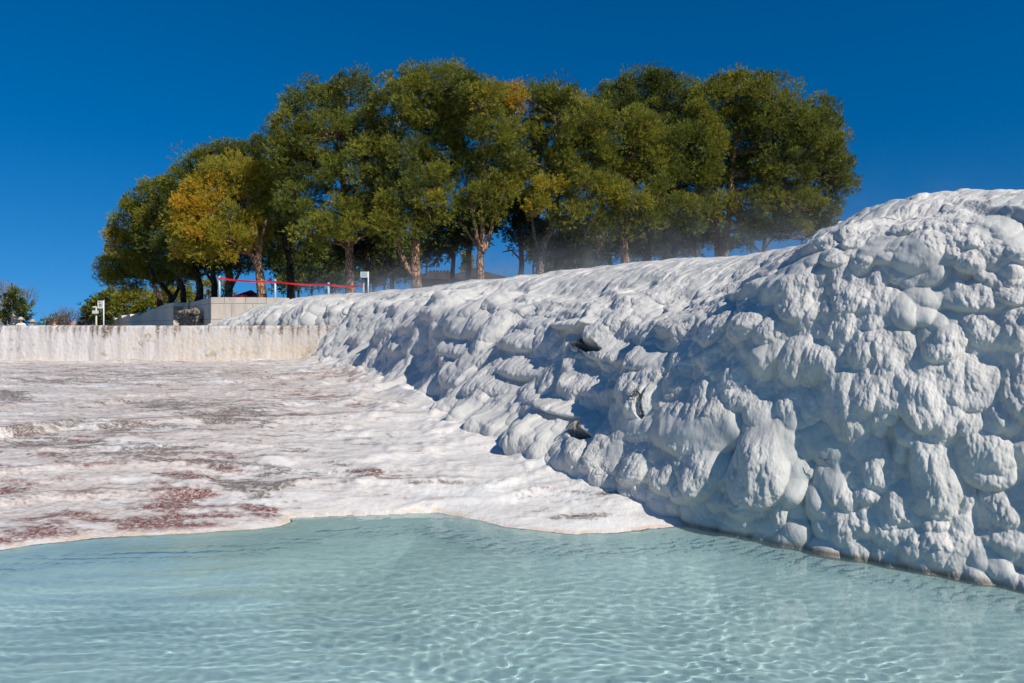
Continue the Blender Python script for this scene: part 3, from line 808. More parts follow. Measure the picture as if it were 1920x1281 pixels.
# ---- barrier: poles and red ribbon
m_pole = simple_mat('galvanised_pole', (.42, .56, .62), .4, .1, 8)
m_rib = simple_mat('red_ribbon', (.75, .02, .03), .45, .1, 4)
rb = empty('ribbon_barrier', (-11.75, 27.35, 2.70), 'red ribbon barrier strung between slim pale blue poles above the travertine', 'barrier')
posts = [(-11.72, 27.35, 3.55), ((516 - CX) / F * 27.0, 27.0, EYE + 85 / F * 27.0), ((616 - CX) / F * 26.5, 26.5, EYE + 79 / F * 26.5), ((682 - CX) / F * 26.0, 26.0, EYE + 78 / F * 26.0)]
o0 = Vector(rb.location)
for i, (x, y, zt_) in enumerate(posts):
    bm = bmesh.new()
    bmesh.ops.create_cone(bm, cap_ends=True, segments=12, radius1=.045, radius2=.045, depth=.92)
    bmesh.ops.translate(bm, verts=bm.verts, vec=(0, 0, .46))
    r = bmesh.ops.create_uvsphere(bm, u_segments=10, v_segments=6, radius=.05); bmesh.ops.translate(bm, verts=r['verts'], vec=(0, 0, .92))
    r = bmesh.ops.create_cone(bm, cap_ends=True, segments=14, radius1=.10, radius2=.09, depth=.03); bmesh.ops.translate(bm, verts=r['verts'], vec=(0, 0, .0))
    bmesh.ops.translate(bm, verts=bm.verts, vec=(x - o0.x, y - o0.y, zt_ - .92 - o0.z))
    bm_obj('pole', bm, m_pole, rb, smooth=True)
V_, F_ = [], []
for (a, c_) in zip(posts[:-1], posts[1:]):
    n = 14; s0 = len(V_)
    for k in range(n + 1):
        t_ = k / n; x = a[0] + (c_[0] - a[0]) * t_; y = a[1] + (c_[1] - a[1]) * t_ - .05
        z = a[2] + (c_[2] - a[2]) * t_ - .05 - .05 * 4 * t_ * (1 - t_)
        tw = .35 * math.sin(t_ * 9 + a[0])
        for (dz, dy) in ((-.036, -.004), (.036, -.004), (.036, .004), (-.036, .004)):
            V_.append((x - o0.x, y + dy + dz * tw - o0.y, z + dz - o0.z))
    for k in range(n):
        for j in range(4):
            j2 = (j + 1) % 4
            F_.append((s0 + k * 4 + j, s0 + k * 4 + j2, s0 + (k + 1) * 4 + j2, s0 + (k + 1) * 4 + j))
mesh_obj('ribbon', np.array(V_), F_, m_rib, rb)

# ---- signs
m_white = simple_mat('white_panel', (.62, .62, .61), .5, .05, 5)
m_grey = simple_mat('grey_back_panel', (.40, .47, .47), .5, .1, 5)
m_dark = simple_mat('dark_print', (.03, .03, .08), .6, .1, 5)
m_post = simple_mat('sign_post_paint', (.70, .72, .72), .4, .08, 5)
def sign(label, D, bx0, by0, bx1, by1, postx, zg, marks, panel_mat):
    a = P(bx0, by0, D); c_ = P(bx1, by1, D)
    q = P(postx, by0, D)
    root = empty('notice_sign', (q.x, D, zg), label, 'sign')
    bm = bmesh.new(); bm_box(bm, ((a.x + c_.x) / 2 - q.x, -.03, (a.z + c_.z) / 2 - zg), (c_.x - a.x, .03, a.z - c_.z), bevel=.006)
    bm_obj('sign_panel', bm, panel_mat, root)
    bm = bmesh.new()
    w_ = c_.x - a.x; h_ = a.z - c_.z; cx_, cz_ = (a.x + c_.x) / 2 - q.x, (a.z + c_.z) / 2 - zg
    for sx in (-1, 1): bm_box(bm, (cx_ + sx * w_ / 2, -.03, cz_), (.022, .045, h_ + .022))
    for sz in (-1, 1): bm_box(bm, (cx_, -.03, cz_ + sz * h_ / 2), (w_ - .023, .042, .022))
    bm_obj('frame', bm, m_post, root)
    bm = bmesh.new(); r = bmesh.ops.create_cone(bm, cap_ends=True, segments=12, radius1=.028, radius2=.028, depth=a.z - zg + .05)
    bmesh.ops.translate(bm, verts=r['verts'], vec=(0, .04, (a.z - zg) / 2)); bm_obj('post', bm, m_post, root, True)
    if marks:
        bm = bmesh.new()
        for (u_, v_, uw, vh) in marks:
            bm_box(bm, (cx_ + (u_ - .5) * w_, -.048, cz_ + (.5 - v_) * h_), (uw * w_, .006, vh * h_))
        bm_obj('printed_text', bm, m_dark, root)
    return root
sign('small blank grey sign on a pole behind the ribbon barrier beside a pine trunk', 25.8, 677, 510.5, 689, 520, 690, 2.45, None, m_grey)
sign('white notice sign with dark print on a tall pole by the marble wall end', 33, 184.5, 564.5, 193.5, 578, 193.5, .85,
     [(.25, .15, .22, .12), (.42, .22, .22, .06), (.5, .42, .6, .03), (.5, .50, .55, .03), (.48, .58, .6, .03), (.5, .66, .5, .03), (.5, .74, .58, .03)], m_white)
root = empty('camera_mast', (P(180.5, 600, 33).x, 33, .85), 'cream mast carrying a white box and small camera beside the white notice sign', 'mast')
def zz_(py): return P(0, py, 33).z - .85
m_cream = simple_mat('cream_paint', (.62, .60, .42), .5, .1, 5)
bm = bmesh.new(); r = bmesh.ops.create_cone(bm, cap_ends=True, segments=10, radius1=.045, radius2=.035, depth=zz_(576)); bmesh.ops.translate(bm, verts=r['verts'], vec=(0, 0, zz_(576) / 2)); bm_obj('post', bm, m_cream, root, True)
bm = bmesh.new(); bm_box(bm, (0, -.07, zz_(585.5)), (.24, .16, .16), bevel=.015); bm_obj('equipment_box', bm, m_white, root)
bm = bmesh.new(); bm_box(bm, (-.04, -.03, zz_(576)), (.12, .10, .10), bevel=.02); r = bmesh.ops.create_cone(bm, cap_ends=True, segments=10, radius1=.035, radius2=.045, depth=.08); bmesh.ops.rotate(bm, verts=r['verts'], cent=(0, 0, 0), matrix=__import__('mathutils').Matrix.Rotation(math.radians(90), 3, 'X')); bmesh.ops.translate(bm, verts=r['verts'], vec=(-.04, -.12, zz_(576))); bm_obj('camera_head', bm, m_cream, root)

# ---- hut with dark tiled hip roofs behind the pines
m, nt, out = new_mat('dark_roof_tiles'); b = NB(nt); pos = b.pos()
wv = b.n('ShaderNodeTexWave'); b.l(pos, wv.inputs['Vector']); wv.inputs['Scale'].default_value = 3.5; wv.inputs['Distortion'].default_value = .6
c = b.mix(b.rampf(b.noise(pos, 6, 4, .6), .3, .7), (.055, .042, .036), (.10, .075, .06))
bs = b.pbsdf(c, .8, b.bump(wv.outputs[1], .8, .05), .2); b.l(bs.outputs[0], out.inputs[0]); ROOFM = m
m_hut = simple_mat('hut_plaster', (.10, .09, .08), .9, .2, 2)
hut = empty('tiled_hut', (-4.5, 58, 2.6), 'low building with dark tiled hip roofs glimpsed between the pine trunks', 'building')
def hip(xa, xb, ya, yb, ze, zr, ra, rb_):
    V = [(xa, ya, ze), (xb, ya, ze), (xb, yb, ze), (xa, yb, ze), (ra, (ya + yb) / 2, zr), (rb_, (ya + yb) / 2, zr), (xa, ya, ze - .18), (xb, ya, ze - .18), (xb, yb, ze - .18), (xa, yb, ze - .18)]
    Fh = [(0, 1, 5, 4), (1, 2, 5), (2, 3, 4, 5), (3, 0, 4), (6, 7, 1, 0), (7, 8, 2, 1), (8, 9, 3, 2), (9, 6, 0, 3), (9, 8, 7, 6)]
    o = mesh_obj('roof', np.array(V) - np.array(hut.location), Fh, ROOFM, hut)
    # ridge cap tiles
    bm = bmesh.new()
    for k in range(int((rb_ - ra) / .3) + 1):
        r = bmesh.ops.create_uvsphere(bm, u_segments=8, v_segments=5, radius=.13)
        bmesh.ops.translate(bm, verts=r['verts'], vec=(ra + k * .3 - hut.location.x, (ya + yb) / 2 - hut.location.y, zr + .03 - hut.location.z))
    bm_obj('ridge_tiles', bm, ROOFM, o)
def hx(px, D=58): return (px - CX) / F * D
def hz(py, D=58): return EYE - (py - HY) / F * D
hip(hx(782), hx(868), 55, 62, hz(524), hz(509), hx(806), hx(845))
hip(hx(838), hx(952), 54, 63, hz(526), hz(505), hx(884), hx(897))
bm = bmesh.new(); bm_box(bm, (hx(868) - hut.location.x, .5, (hz(526) - 2.6) / 2 - .1), (hx(936) - hx(798), 6.0, hz(526) - 2.6 - .2)); bm_obj('wall', bm, m_hut, hut)

# ---- dark red canopy between the left trunks
m_mar = simple_mat('maroon_cloth', (.16, .015, .02), .8, .2, 3)
cn = empty('canopy_tent', (P(460, 560, 40).x, 40, 2.65), 'low dark red canopy tent glimpsed behind the trunks left of the ribbon', 'tent')
V = [(-1.1, -.9, .45), (1.0, -.9, .45), (1.0, .9, .45), (-1.1, .9, .45), (.35, 0, 1.05), (-1.1, -.9, .30), (1.0, -.9, .30), (1.0, .9, .30), (-1.1, .9, .30)]
mesh_obj('canopy', np.array(V), [(0, 1, 4), (1, 2, 4), (2, 3, 4), (3, 0, 4), (5, 6, 1, 0), (6, 7, 2, 1), (7, 8, 3, 2), (8, 5, 0, 3)], m_mar, cn)
for (x, y) in ((-1.05, -.85), (.95, -.85), (.95, .85), (-1.05, .85)):
    tb = Tubes(); tb.add([(x, y, 0), (x, y, .46)], [.025, .025], 6); tb.build('leg', m_dark, cn)
m_red = simple_mat('red_cloth', (.55, .012, .02), .7, .2, 3)
q = P(423, 556, 36)
bm = bmesh.new(); r = bmesh.ops.create_icosphere(bm, subdivisions=3, radius=.2)
for v in r['verts']:
    n_ = 1 + .5 * float(noise3(v.co.x * 8, v.co.y * 8, v.co.z * 8)); v.co = Vector((v.co.x * 1.3 * n_, v.co.y * n_, max(-.08, v.co.z * .6 * n_)))
o = bm_obj('red_bundle', bm, m_red, None, True); o.location = (q.x, q.y, 2.78)
tag(o, 'bright red cloth bundle lying on the ground beside the corner pole', 'bundle')

# ================================================================== TREES
m, nt, out = new_mat('pine_needles'); b = NB(nt)
ta = b.attr('tint').outputs['Fac']
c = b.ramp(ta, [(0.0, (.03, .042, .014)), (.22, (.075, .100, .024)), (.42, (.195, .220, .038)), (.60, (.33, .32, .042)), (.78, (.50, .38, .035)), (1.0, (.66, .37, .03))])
d1 = b.n('ShaderNodeBsdfPrincipled'); b.l(c, d1.inputs['Base Color']); d1.inputs['Roughness'].default_value = .55; d1.inputs['Specular IOR Level'].default_value = .25
d2 = b.n('ShaderNodeBsdfTranslucent'); b.l(c, d2.inputs['Color'])
mx = b.n('ShaderNodeMixShader'); mx.inputs[0].default_value = .35
b.l(d1.outputs[0], mx.inputs[1]); b.l(d2.outputs[0], mx.inputs[2]); b.l(mx.outputs[0], out.inputs[0])
NEEDLES = m

def bark_mat(name, lo, hi):
    m, nt, out = new_mat(name); b = NB(nt); pos = b.pos()
    vo = b.n('ShaderNodeTexVoronoi'); b.l(b.mapping(pos, (1, 1, .38)), vo.inputs['Vector']); vo.inputs['Scale'].default_value = 9.0
    vo.feature = 'DISTANCE_TO_EDGE'
    e = b.rampf(vo.outputs['Distance'], 0.0, .16)
    c = b.mix(b.rampf(b.noise(pos, 3.5, 5, .65), .35, .65), lo, hi)
    c = b.mix(e, tuple(x * .35 for x in lo), c)
    bs = b.pbsdf(c, .9, b.bump(e, .8, .03), .15); b.l(bs.outputs[0], out.inputs[0])
    return m
BARK = bark_mat('pine_bark', (.27, .165, .10), (.55, .33, .20))
BARK_G = bark_mat('grey_pine_bark', (.20, .15, .115), (.40, .31, .24))
BARK_D = bark_mat('dark_pine_bark', (.075, .055, .042), (.16, .115, .085))
PALE = simple_mat('pale_twig_bark', (.36, .30, .25), .9, .25, 4)

def unit(n, r_):
    v = r_.normal(size=(n, 3)); return v / np.linalg.norm(v, axis=1)[:, None]

def crown_mesh(name, lobes, tints, parent, seed, dens=1.0, blade=.135, width=.023, sub=.40, tufts=58, blades=8, loose=0.0):
    """lobes: list of (centre(3), radii(3)); tuft after tuft of needle blades on sub-clumps spread over the lobes"""
    r_ = np.random.default_rng(seed)
    AllV, AllT = [], []
    px0 = np.array(parent.location)
    cs = np.array([l[0] for l in lobes]); rs = np.array([l[1] for l in lobes])
    for li, (c, rad) in enumerate(lobes):
        c = np.array(c); rad = np.array(rad)
        area = 4 * math.pi * (rad.prod() ** (2 / 3))
        n = max(6, int(dens * area / (math.pi * sub * sub) * 1.55))
        d = unit(n * 2, r_)
        d = d[(d[:, 2] > -.35) | (r_.random(len(d)) < .45)][:n]
        rr_ = np.where(r_.random(len(d)) < .22, r_.uniform(.35, .75, len(d)), r_.uniform(.80, 1.03 + loose, len(d)))
        sc = c + d * rad * rr_[:, None]
        # sub-clumps buried in another lobe are never seen: drop most of them
        q = ((sc[:, None, :] - cs[None]) / rs[None]); inside = ((q ** 2).sum(-1) < .42).sum(1) > 0
        keep = ~inside | (r_.random(len(sc)) < .25)
        sc = sc[keep]; d = d[keep]; n = len(sc)
        srad = sub * r_.lognormal(0, .28, n)
        e = unit(n * tufts, r_).reshape(n, tufts, 3)
        tp = sc[:, None, :] + e * (srad[:, None, None] * (r_.random((n, tufts, 1)) ** .45)) * np.array([1, 1, .8])
        td = e * .8 + d[:, None, :] * .45 + np.array([0, 0, .45]) + .3 * r_.normal(size=(n, tufts, 3))
        td /= np.linalg.norm(td, axis=-1, keepdims=True)
        ti = tints[li] + r_.normal(size=(n, 1)) * .095 + r_.normal(size=(n, tufts)) * .05
        N = n * tufts
        tp = tp.reshape(N, 3); td = td.reshape(N, 3); ti = ti.reshape(N)
        bd = td[:, None, :] + .62 * unit(N * blades, r_).reshape(N, blades, 3)
        bd /= np.linalg.norm(bd, axis=-1, keepdims=True)
        L = blade * r_.lognormal(0, .25, (N, blades, 1))
        sd_ = np.cross(bd, unit(N * blades, r_).reshape(N, blades, 3)); sd_ /= np.linalg.norm(sd_, axis=-1, keepdims=True) + 1e-6
        p0 = tp[:, None, :] + 0 * bd
        a_ = p0 + bd * L + sd_ * width * .5; b_2 = p0 + bd * L - sd_ * width * .5
        tri = np.stack([p0, a_, b_2], 2).reshape(-1, 3)
        AllV.append(tri - px0); AllT.append(np.repeat(ti, blades))
    Vv = np.concatenate(AllV); Tt = np.concatenate(AllT)
    o = mesh_obj(name, Vv, np.arange(len(Vv)).reshape(-1, 3), NEEDLES, parent)
    a = o.data.attributes.new('tint', 'FLOAT', 'FACE'); a.data.foreach_set('value', np.clip(Tt, 0, 1).astype(np.float32))
    return o, len(Tt)

TOT = 0
def pine(label, D, trunks, lobes, tint, seed, bark=None, group='pine trees on the plateau', limbs=True, zg=2.40, name='pine_tree', **kw):
    """trunks: list of ([(px, py), ...], r0_px, r1_px[, bark]); lobes: (px, py, rx, ry[, dz[, tint]])"""
    global TOT
    rr = random.Random(seed)
    t0 = trunks[0][0]
    base = P(t0[0][0], t0[0][1], D)
    root = empty(name, (base.x, D, zg), label, 'tree', group)
    L, T = [], []
    for l in lobes:
        px, py, rx, ry = l[:4]; dz = l[4] if len(l) > 4 and l[4] is not None else None
        if dz is None: dz = rr.uniform(-.9, .9)
        c = P(px, py, D + dz); k = (D + dz) / F
        L.append(((c.x, c.y, c.z), (rx * k * .92, min(rx, ry) * k * 1.1, ry * k * .84)))
        T.append(tint + (l[5] if len(l) > 5 else 0) + rr.uniform(-.075, .075))
    tb = Tubes()
    for i, tr in enumerate(trunks):
        pts = tr[0]; r0, r1 = tr[1] * D / F, tr[2] * D / F
        dd = rr.uniform(-.5, .5)
        W = [P(x, y, D + dd * (j / len(pts)) * (i > 0)) for j, (x, y) in enumerate(pts)]
        if i == 0 and W[0].z > zg: W.insert(0, Vector((W[0].x, W[0].y, zg - .1)))
        # smooth and wobble a little
        Q = [W[0]]
        for a, c_ in zip(W[:-1], W[1:]):
            for k in (.33, .67, 1): Q.append(a.lerp(c_, k) + Vector((rr.uniform(-.02, .02), rr.uniform(-.02, .02), 0)))
        n = len(Q); R = [r0 + (r1 - r0) * (j / (n - 1)) ** .9 for j in range(n)]
        if i == 0: R[0] *= 1.35; R[1] *= 1.08
        tb.add([q - root.location for q in Q], R, 10, seed + i, .12)
    if limbs:
        tr = trunks[0]; top = [P(x, y, D) for x, y in tr[0]]
        for (c, r) in L:
            c = Vector(c)
            # leave the trunk below the lobe
            bestp = min((top[j].lerp(top[j + 1], k) for j in range(len(top) - 1) for k in (0, .5, 1)), key=lambda q: (q - c).length + (2.0 if q.z > c.z else 0))
            mid = bestp.lerp(c, .5) + Vector((rr.uniform(-.2, .2), rr.uniform(-.2, .2), rr.uniform(-.15, .3)))
            tb.add([q - root.location for q in (bestp, mid, c)], [.07, .045, .02], 6, seed)
            for _ in range(7):
                e = c + Vector((rr.gauss(0, 1) * r[0], rr.gauss(0, 1) * r[1], rr.gauss(0, .8) * r[2])) * .5
                s_ = mid.lerp(c, rr.uniform(.1, 1))
                tb.add([q - root.location for q in (s_, s_.lerp(e, .55) + Vector((0, 0, rr.uniform(-.1, .12))), e)], [.028, .018, .007], 4, seed)
    tb.build('trunk', bark or BARK, root)
    o, n = crown_mesh('crown', L, T, root, seed, **kw)
    TOT += n
    return root

FR = 'front row pines'
pine('golden yellow pine with leaning forked trunk behind the red ribbon', 30,
     [([(492,557),(488,520),(483,495),(485,470),(475,420),(455,350),(440,310)], 10, 3), ([(483,496),(466,470),(440,455),(415,440)], 6, 2), ([(485,480),(490,450),(500,410)], 5, 2)],
     [(430,325,50,34),(462,350,44,40),(400,365,48,40,0,.14),(445,395,58,46),(372,395,42,38,-.4,.22),(487,350,32,42),(378,450,48,34,-.6,.16),(425,445,50,40,-.3,.05),(352,430,27,36,0,.2),(470,432,36,40,.5,-.04),(400,478,40,18,-.4,.04),(360,472,28,18,-.3,.1)],
     .64, 11)
pine('tall olive pine with straight orange trunk left of the blank grey sign', 29,
     [([(657,535),(656,490),(653,430),(648,390),(642,330),(636,260),(630,190)], 10.5, 3), ([(655,470),(640,458),(612,455)], 3.5, 1.5), ([(655,462),(672,448),(690,440)], 4, 2), ([(651,410),(668,396),(700,380)], 3.5, 2)],
     [(590,192,52,40),(662,180,48,36),(548,235,32,36),(615,255,64,48),(680,250,46,48),(585,320,54,44),(655,330,58,46),(705,300,42,46),(560,375,42,34,-.5),(622,395,56,34,-.8),(690,372,46,40,-.4),(595,436,46,24,-1.4,.1),(645,425,40,24,-1.3,.08),(540,330,28,38),(735,345,28,40),(555,300,34,34),(530,275,22,26)],
     .40, 12)
pine('tall dense pine with thick trunk and pale side limb, right of the grey sign', 28.5,
     [([(780,530),(779,480),(780,440),(785,370),(790,300),(795,190)], 12, 3), ([(772,515),(757,492),(748,462),(742,435),(722,408)], 6.5, 3), ([(742,437),(725,425),(700,420)], 2.5, 1)],
     [(770,165,54,40),(820,150,54,32),(865,165,34,34),(740,215,52,42),(800,225,58,48),(862,205,38,48),(760,290,48,44),(828,295,50,48),(795,350,46,40,-.7,.06),(742,385,40,34,-.7,.06),(808,392,30,30,-1.0,.14),(725,420,26,20,-1,.08),(775,428,32,18,-.9,.08),(715,260,26,40),(820,345,20,40,-1,.1)],
     .42, 13)
pine('slender pine with pale trunk forking into three, in front of the tiled hut', 28,
     [([(901,530),(900,490),(902,462),(907,400),(906,330),(905,200)], 9.5, 2.5), ([(902,470),(894,445),(889,405),(880,330)], 5.5, 2), ([(903,474),(914,455),(923,428),(926,385)], 6, 2.5), ([(899,468),(886,447),(870,428),(862,415)], 3.5, 1.2)],
     [(905,192,44,38),(945,182,30,32,0,.18),(880,248,38,44),(930,250,44,44),(868,318,32,38),(915,320,42,46),(940,352,26,36,-.5,.05),(893,372,36,24,-.6,.05),(925,395,20,14,-.5,.06)],
     .44, 14)
pine('pine with grey forking trunk and small golden lower crown right of the hut', 28,
     [([(1012,522),(1014,480),(1020,458),(1034,430),(1044,400),(1046,330),(1040,220)], 9, 3), ([(1014,478),(1005,455),(1000,430),(998,405)], 5, 2), ([(1040,410),(1068,405),(1082,402)], 2.5, 1)],
     [(1000,202,50,42),(1050,190,36,36),(985,268,42,44),(1040,258,44,44),(992,335,32,38),(1026,352,24,24,-1.2,.24),(1012,385,20,20,-1.2,.22),(1050,320,30,44),(970,300,22,40),(968,180,20,26,0,.3)],
     .46, 15, bark=BARK_G)
pine('bushy olive pine with thin bent trunk right of the golden crowned pine', 28,
     [([(1125,494),(1122,470),(1129,448),(1134,425),(1125,360),(1110,250)], 5.5, 2.5), ([(1123,468),(1114,448),(1110,425)], 3, 1.5)],
     [(1090,225,48,48),(1072,300,42,44),(1125,285,44,46),(1098,352,48,40,-.7,.06),(1138,372,34,36,-.6,.08),(1078,402,40,28,-.9,.1),(1118,418,34,18,-.9,.1),(1065,345,26,34),(1150,320,26,40)],
     .47, 16)
pine('broad pine with stout orange trunk in the middle of the right half', 28,
     [([(1172,490),(1170,455),(1174,425),(1180,360),(1186,280)], 9.5, 4), ([(1166,445),(1160,412),(1155,390)], 4.5, 2), ([(1174,425),(1195,400),(1225,380)], 4, 2)],
     [(1192,250,44,44),(1168,318,38,44),(1218,315,44,50),(1186,384,44,38,-1.0,.08),(1240,372,34,40,-.5,.05),(1202,416,40,22,-1.0,.08),(1160,390,24,28,-.8,.08),(1225,270,34,40)],
     .47, 17)
pine('dense dark green pine with thin dark trunk between two stouter pines', 29,
     [([(1245,474),(1246,430),(1252,380),(1270,300)], 5, 3)],
     [(1282,270,42,48),(1256,330,38,42),(1298,345,40,46),(1268,395,44,30,-.8,.06),(1312,395,30,32,-.6,.05),(1290,425,26,14,-.8,.06),(1318,300,30,44)],
     .43, 18, bark=BARK_D)
pine('round topped dark pine rising highest behind the middle pines', 32,
     [([(1215,480),(1216,400),(1215,300),(1215,200)], 7, 3)],
     [(1160,185,52,32),(1215,162,54,34),(1268,185,44,38),(1128,215,38,38),(1200,218,58,40),(1282,225,44,42),(1105,235,28,34),(1245,250,44,40)],
     .36, 19, bark=BARK_D)
pine('huge round crowned pine with orange trunk and long limbs at the right end', 29,
     [([(1358,474),(1363,435),(1368,400),(1369,360),(1376,290),(1390,200)], 8.5, 3), ([(1370,375),(1400,392),(1425,400)], 2.5, 1), ([(1370,350),(1440,385),(1520,358),(1575,318)], 4, 1.5), ([(1374,330),(1450,330),(1540,290)], 4, 1.5), ([(1369,400),(1420,430),(1500,445),(1540,455)], 3, 1)],
     [(1345,185,44,40),(1390,172,52,34),(1440,180,48,38),(1370,250,54,48),(1430,255,58,54),(1488,225,48,48),(1528,265,44,50),(1402,325,54,46),(1470,318,58,50),(1530,335,44,46),(1562,300,26,46),(1440,382,50,34,-.5,.05),(1500,382,48,34,-.4,.08),(1572,358,26,38,.4,.05),(1392,392,40,28,-.5,.06),(1540,398,36,26,.2,.1),(1412,424,34,16,-.4,.06),(1475,425,44,14,-.2,.1),(1530,215,30,34),(1552,250,26,36),(1578,330,18,30)],
     .42, 20)
pine('narrow pine with red brown trunk leaning on the huge right pine', 29.6,
     [([(1345,474),(1344,430),(1346,390),(1340,300)], 7, 3)],
     [(1322,268,38,48),(1336,338,34,44),(1318,215,30,36),(1335,385,28,26,-.6,.1),(1345,300,30,40)],
     .45, 21)
# left group, farther off
LG = 'pines at the left end of the grove'
pine('tall pine behind the golden one, filling the slope of the canopy', 34,
     [([(545,555),(543,490),(520,400),(490,300)], 8, 3)],
     [(455,288,42,28),(412,292,38,24),(502,285,26,40),(372,312,40,28),(346,345,34,28),(500,345,40,46),(520,400,34,46),(470,330,40,36)],
     .38, 31, bark=BARK_D)
pine('dark pine with crooked double trunk above the broken wall corner', 33,
     [([(373,565),(375,535),(365,500),(350,470)], 8, 4), ([(375,530),(352,512),(338,500)], 4, 2)],
     [(330,470,40,38),(372,496,46,26),(425,498,40,18),(345,410,34,40),(385,505,36,20)],
     .33, 32, bark=BARK_D)
pine('green pine with bent trunk near the middle of the left group', 35,
     [([(345,572),(343,545),(335,520),(320,470),(305,400)], 6.5, 3)],
     [(302,366,42,32),(270,388,33,33),(312,420,44,44),(330,380,30,34),(290,430,30,30)],
     .42, 33, bark=BARK_D)
pine('pine with gold tinged left edge above the marble wall', 37,
     [([(303,585),(300,560),(290,535),(280,500)], 6.5, 3)],
     [(252,425,34,38,0,.10),(266,478,40,38),(238,462,28,34,0,.24),(290,490,36,34),(228,440,20,24,0,.16)],
     .45, 34, bark=BARK_D)
pine('lowest and leftmost pine with yellow tips over the hedge', 39,
     [([(322,578),(320,555),(300,530),(270,510)], 6, 3), ([(322,565),(336,540),(330,515)], 4, 2)],
     [(216,505,28,28,0,.28),(243,520,38,26,0,.08),(283,520,44,26),(325,518,40,20),(205,518,16,20,0,.2),(262,495,34,24,0,.06)],
     .43, 35, bark=BARK_D)
pine('thin trunked pine in deep shade right of the double trunked one', 36,
     [([(402,562),(401,530),(398,500),(405,460)], 6.5, 4), ([(400,530),(385,510),(378,495)], 3, 2)],
     [(400,470,40,30),(430,478,36,26),(375,470,30,28)],
     .30, 36, bark=BARK_D)
pine('grey trunked pine close behind the corner pole of the ribbon', 33.5,
     [([(428,560),(430,520),(428,490),(425,450)], 8.5, 5), ([(432,545),(452,505),(440,490)], 3, 2)],
     [(440,470,42,30),(480,480,36,26),(455,440,40,30)],
     .32, 37, bark=BARK_G)
# back row in shade, behind the front trunks
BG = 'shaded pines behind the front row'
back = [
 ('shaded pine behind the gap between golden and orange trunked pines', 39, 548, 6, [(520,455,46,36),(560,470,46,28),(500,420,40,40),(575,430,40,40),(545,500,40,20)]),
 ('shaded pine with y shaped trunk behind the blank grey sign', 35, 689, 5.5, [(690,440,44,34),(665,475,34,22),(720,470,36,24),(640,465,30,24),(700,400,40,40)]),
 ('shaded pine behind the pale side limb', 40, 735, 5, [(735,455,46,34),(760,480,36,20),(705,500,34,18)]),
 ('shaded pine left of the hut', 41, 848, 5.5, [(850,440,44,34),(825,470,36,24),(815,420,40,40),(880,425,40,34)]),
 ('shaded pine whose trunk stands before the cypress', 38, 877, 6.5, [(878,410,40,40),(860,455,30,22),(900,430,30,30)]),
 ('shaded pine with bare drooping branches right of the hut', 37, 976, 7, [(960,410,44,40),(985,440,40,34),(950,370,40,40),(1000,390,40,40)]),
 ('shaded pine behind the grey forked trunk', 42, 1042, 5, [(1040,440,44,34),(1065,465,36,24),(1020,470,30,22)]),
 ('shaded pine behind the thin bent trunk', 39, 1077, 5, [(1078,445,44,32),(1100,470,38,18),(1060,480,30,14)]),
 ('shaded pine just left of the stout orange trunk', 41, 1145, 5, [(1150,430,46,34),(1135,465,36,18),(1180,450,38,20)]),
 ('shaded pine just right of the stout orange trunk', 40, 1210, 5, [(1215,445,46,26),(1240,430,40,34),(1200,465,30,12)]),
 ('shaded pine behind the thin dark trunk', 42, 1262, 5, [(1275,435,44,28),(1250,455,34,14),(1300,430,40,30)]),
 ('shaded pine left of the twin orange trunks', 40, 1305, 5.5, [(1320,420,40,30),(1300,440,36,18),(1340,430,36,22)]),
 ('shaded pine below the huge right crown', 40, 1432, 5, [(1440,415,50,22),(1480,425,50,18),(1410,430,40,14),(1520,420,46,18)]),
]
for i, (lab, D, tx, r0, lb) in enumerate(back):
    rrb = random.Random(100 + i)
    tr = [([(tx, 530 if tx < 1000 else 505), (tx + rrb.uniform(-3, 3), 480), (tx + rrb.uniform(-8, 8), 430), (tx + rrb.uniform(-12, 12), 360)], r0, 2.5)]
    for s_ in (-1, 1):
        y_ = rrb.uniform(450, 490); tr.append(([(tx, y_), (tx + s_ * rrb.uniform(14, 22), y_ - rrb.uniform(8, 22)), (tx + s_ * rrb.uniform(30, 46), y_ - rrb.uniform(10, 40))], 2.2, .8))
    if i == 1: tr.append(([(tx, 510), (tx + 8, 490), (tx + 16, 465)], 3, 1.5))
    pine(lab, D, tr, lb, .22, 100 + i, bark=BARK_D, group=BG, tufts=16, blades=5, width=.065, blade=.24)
# far trees whose low crowns close the gaps behind the trunks
FGp = 'far pines seen between the trunks'
far = [('far pine in the gap right of the golden pine', 560, [(540,500,36,26),(575,495,36,30),(600,505,30,22),(545,525,30,14),(585,525,26,12)]),
       ('far pine left of the thick orange trunk', 622, [(620,490,34,30),(640,505,26,20),(600,475,30,26),(625,522,30,12)]),
       ('far pine behind the blank grey sign', 700, [(690,495,34,28),(725,495,32,28),(745,480,30,26),(700,520,30,12),(740,518,26,12)]),
       ('far pine right of the hut', 1000, [(1030,480,34,24),(1060,490,34,16),(1005,470,30,22),(1035,502,30,10)]),
       ('far pine in the middle of the grove', 1110, [(1105,480,38,18),(1140,478,36,16),(1085,470,30,20),(1080,497,30,8)]),
       ('far pine behind the stout orange trunk', 1195, [(1190,468,36,16),(1220,462,34,16)]),
       ('far pine behind the thin dark trunk', 1280, [(1275,456,36,14),(1310,448,30,16),(1290,470,36,8)]),
       ('far pine behind the fringe of the huge right crown', 1500, [(1490,436,46,12),(1540,430,36,14),(1440,442,40,10)]),
       ('far pine seen between the twin orange trunks', 1350, [(1340,455,30,12),(1375,448,30,14),(1410,440,30,12),(1385,462,24,8)]),
       ('far pine in the dark gap left of the hut', 800, [(790,470,34,26),(765,500,26,16),(812,455,26,22)])]
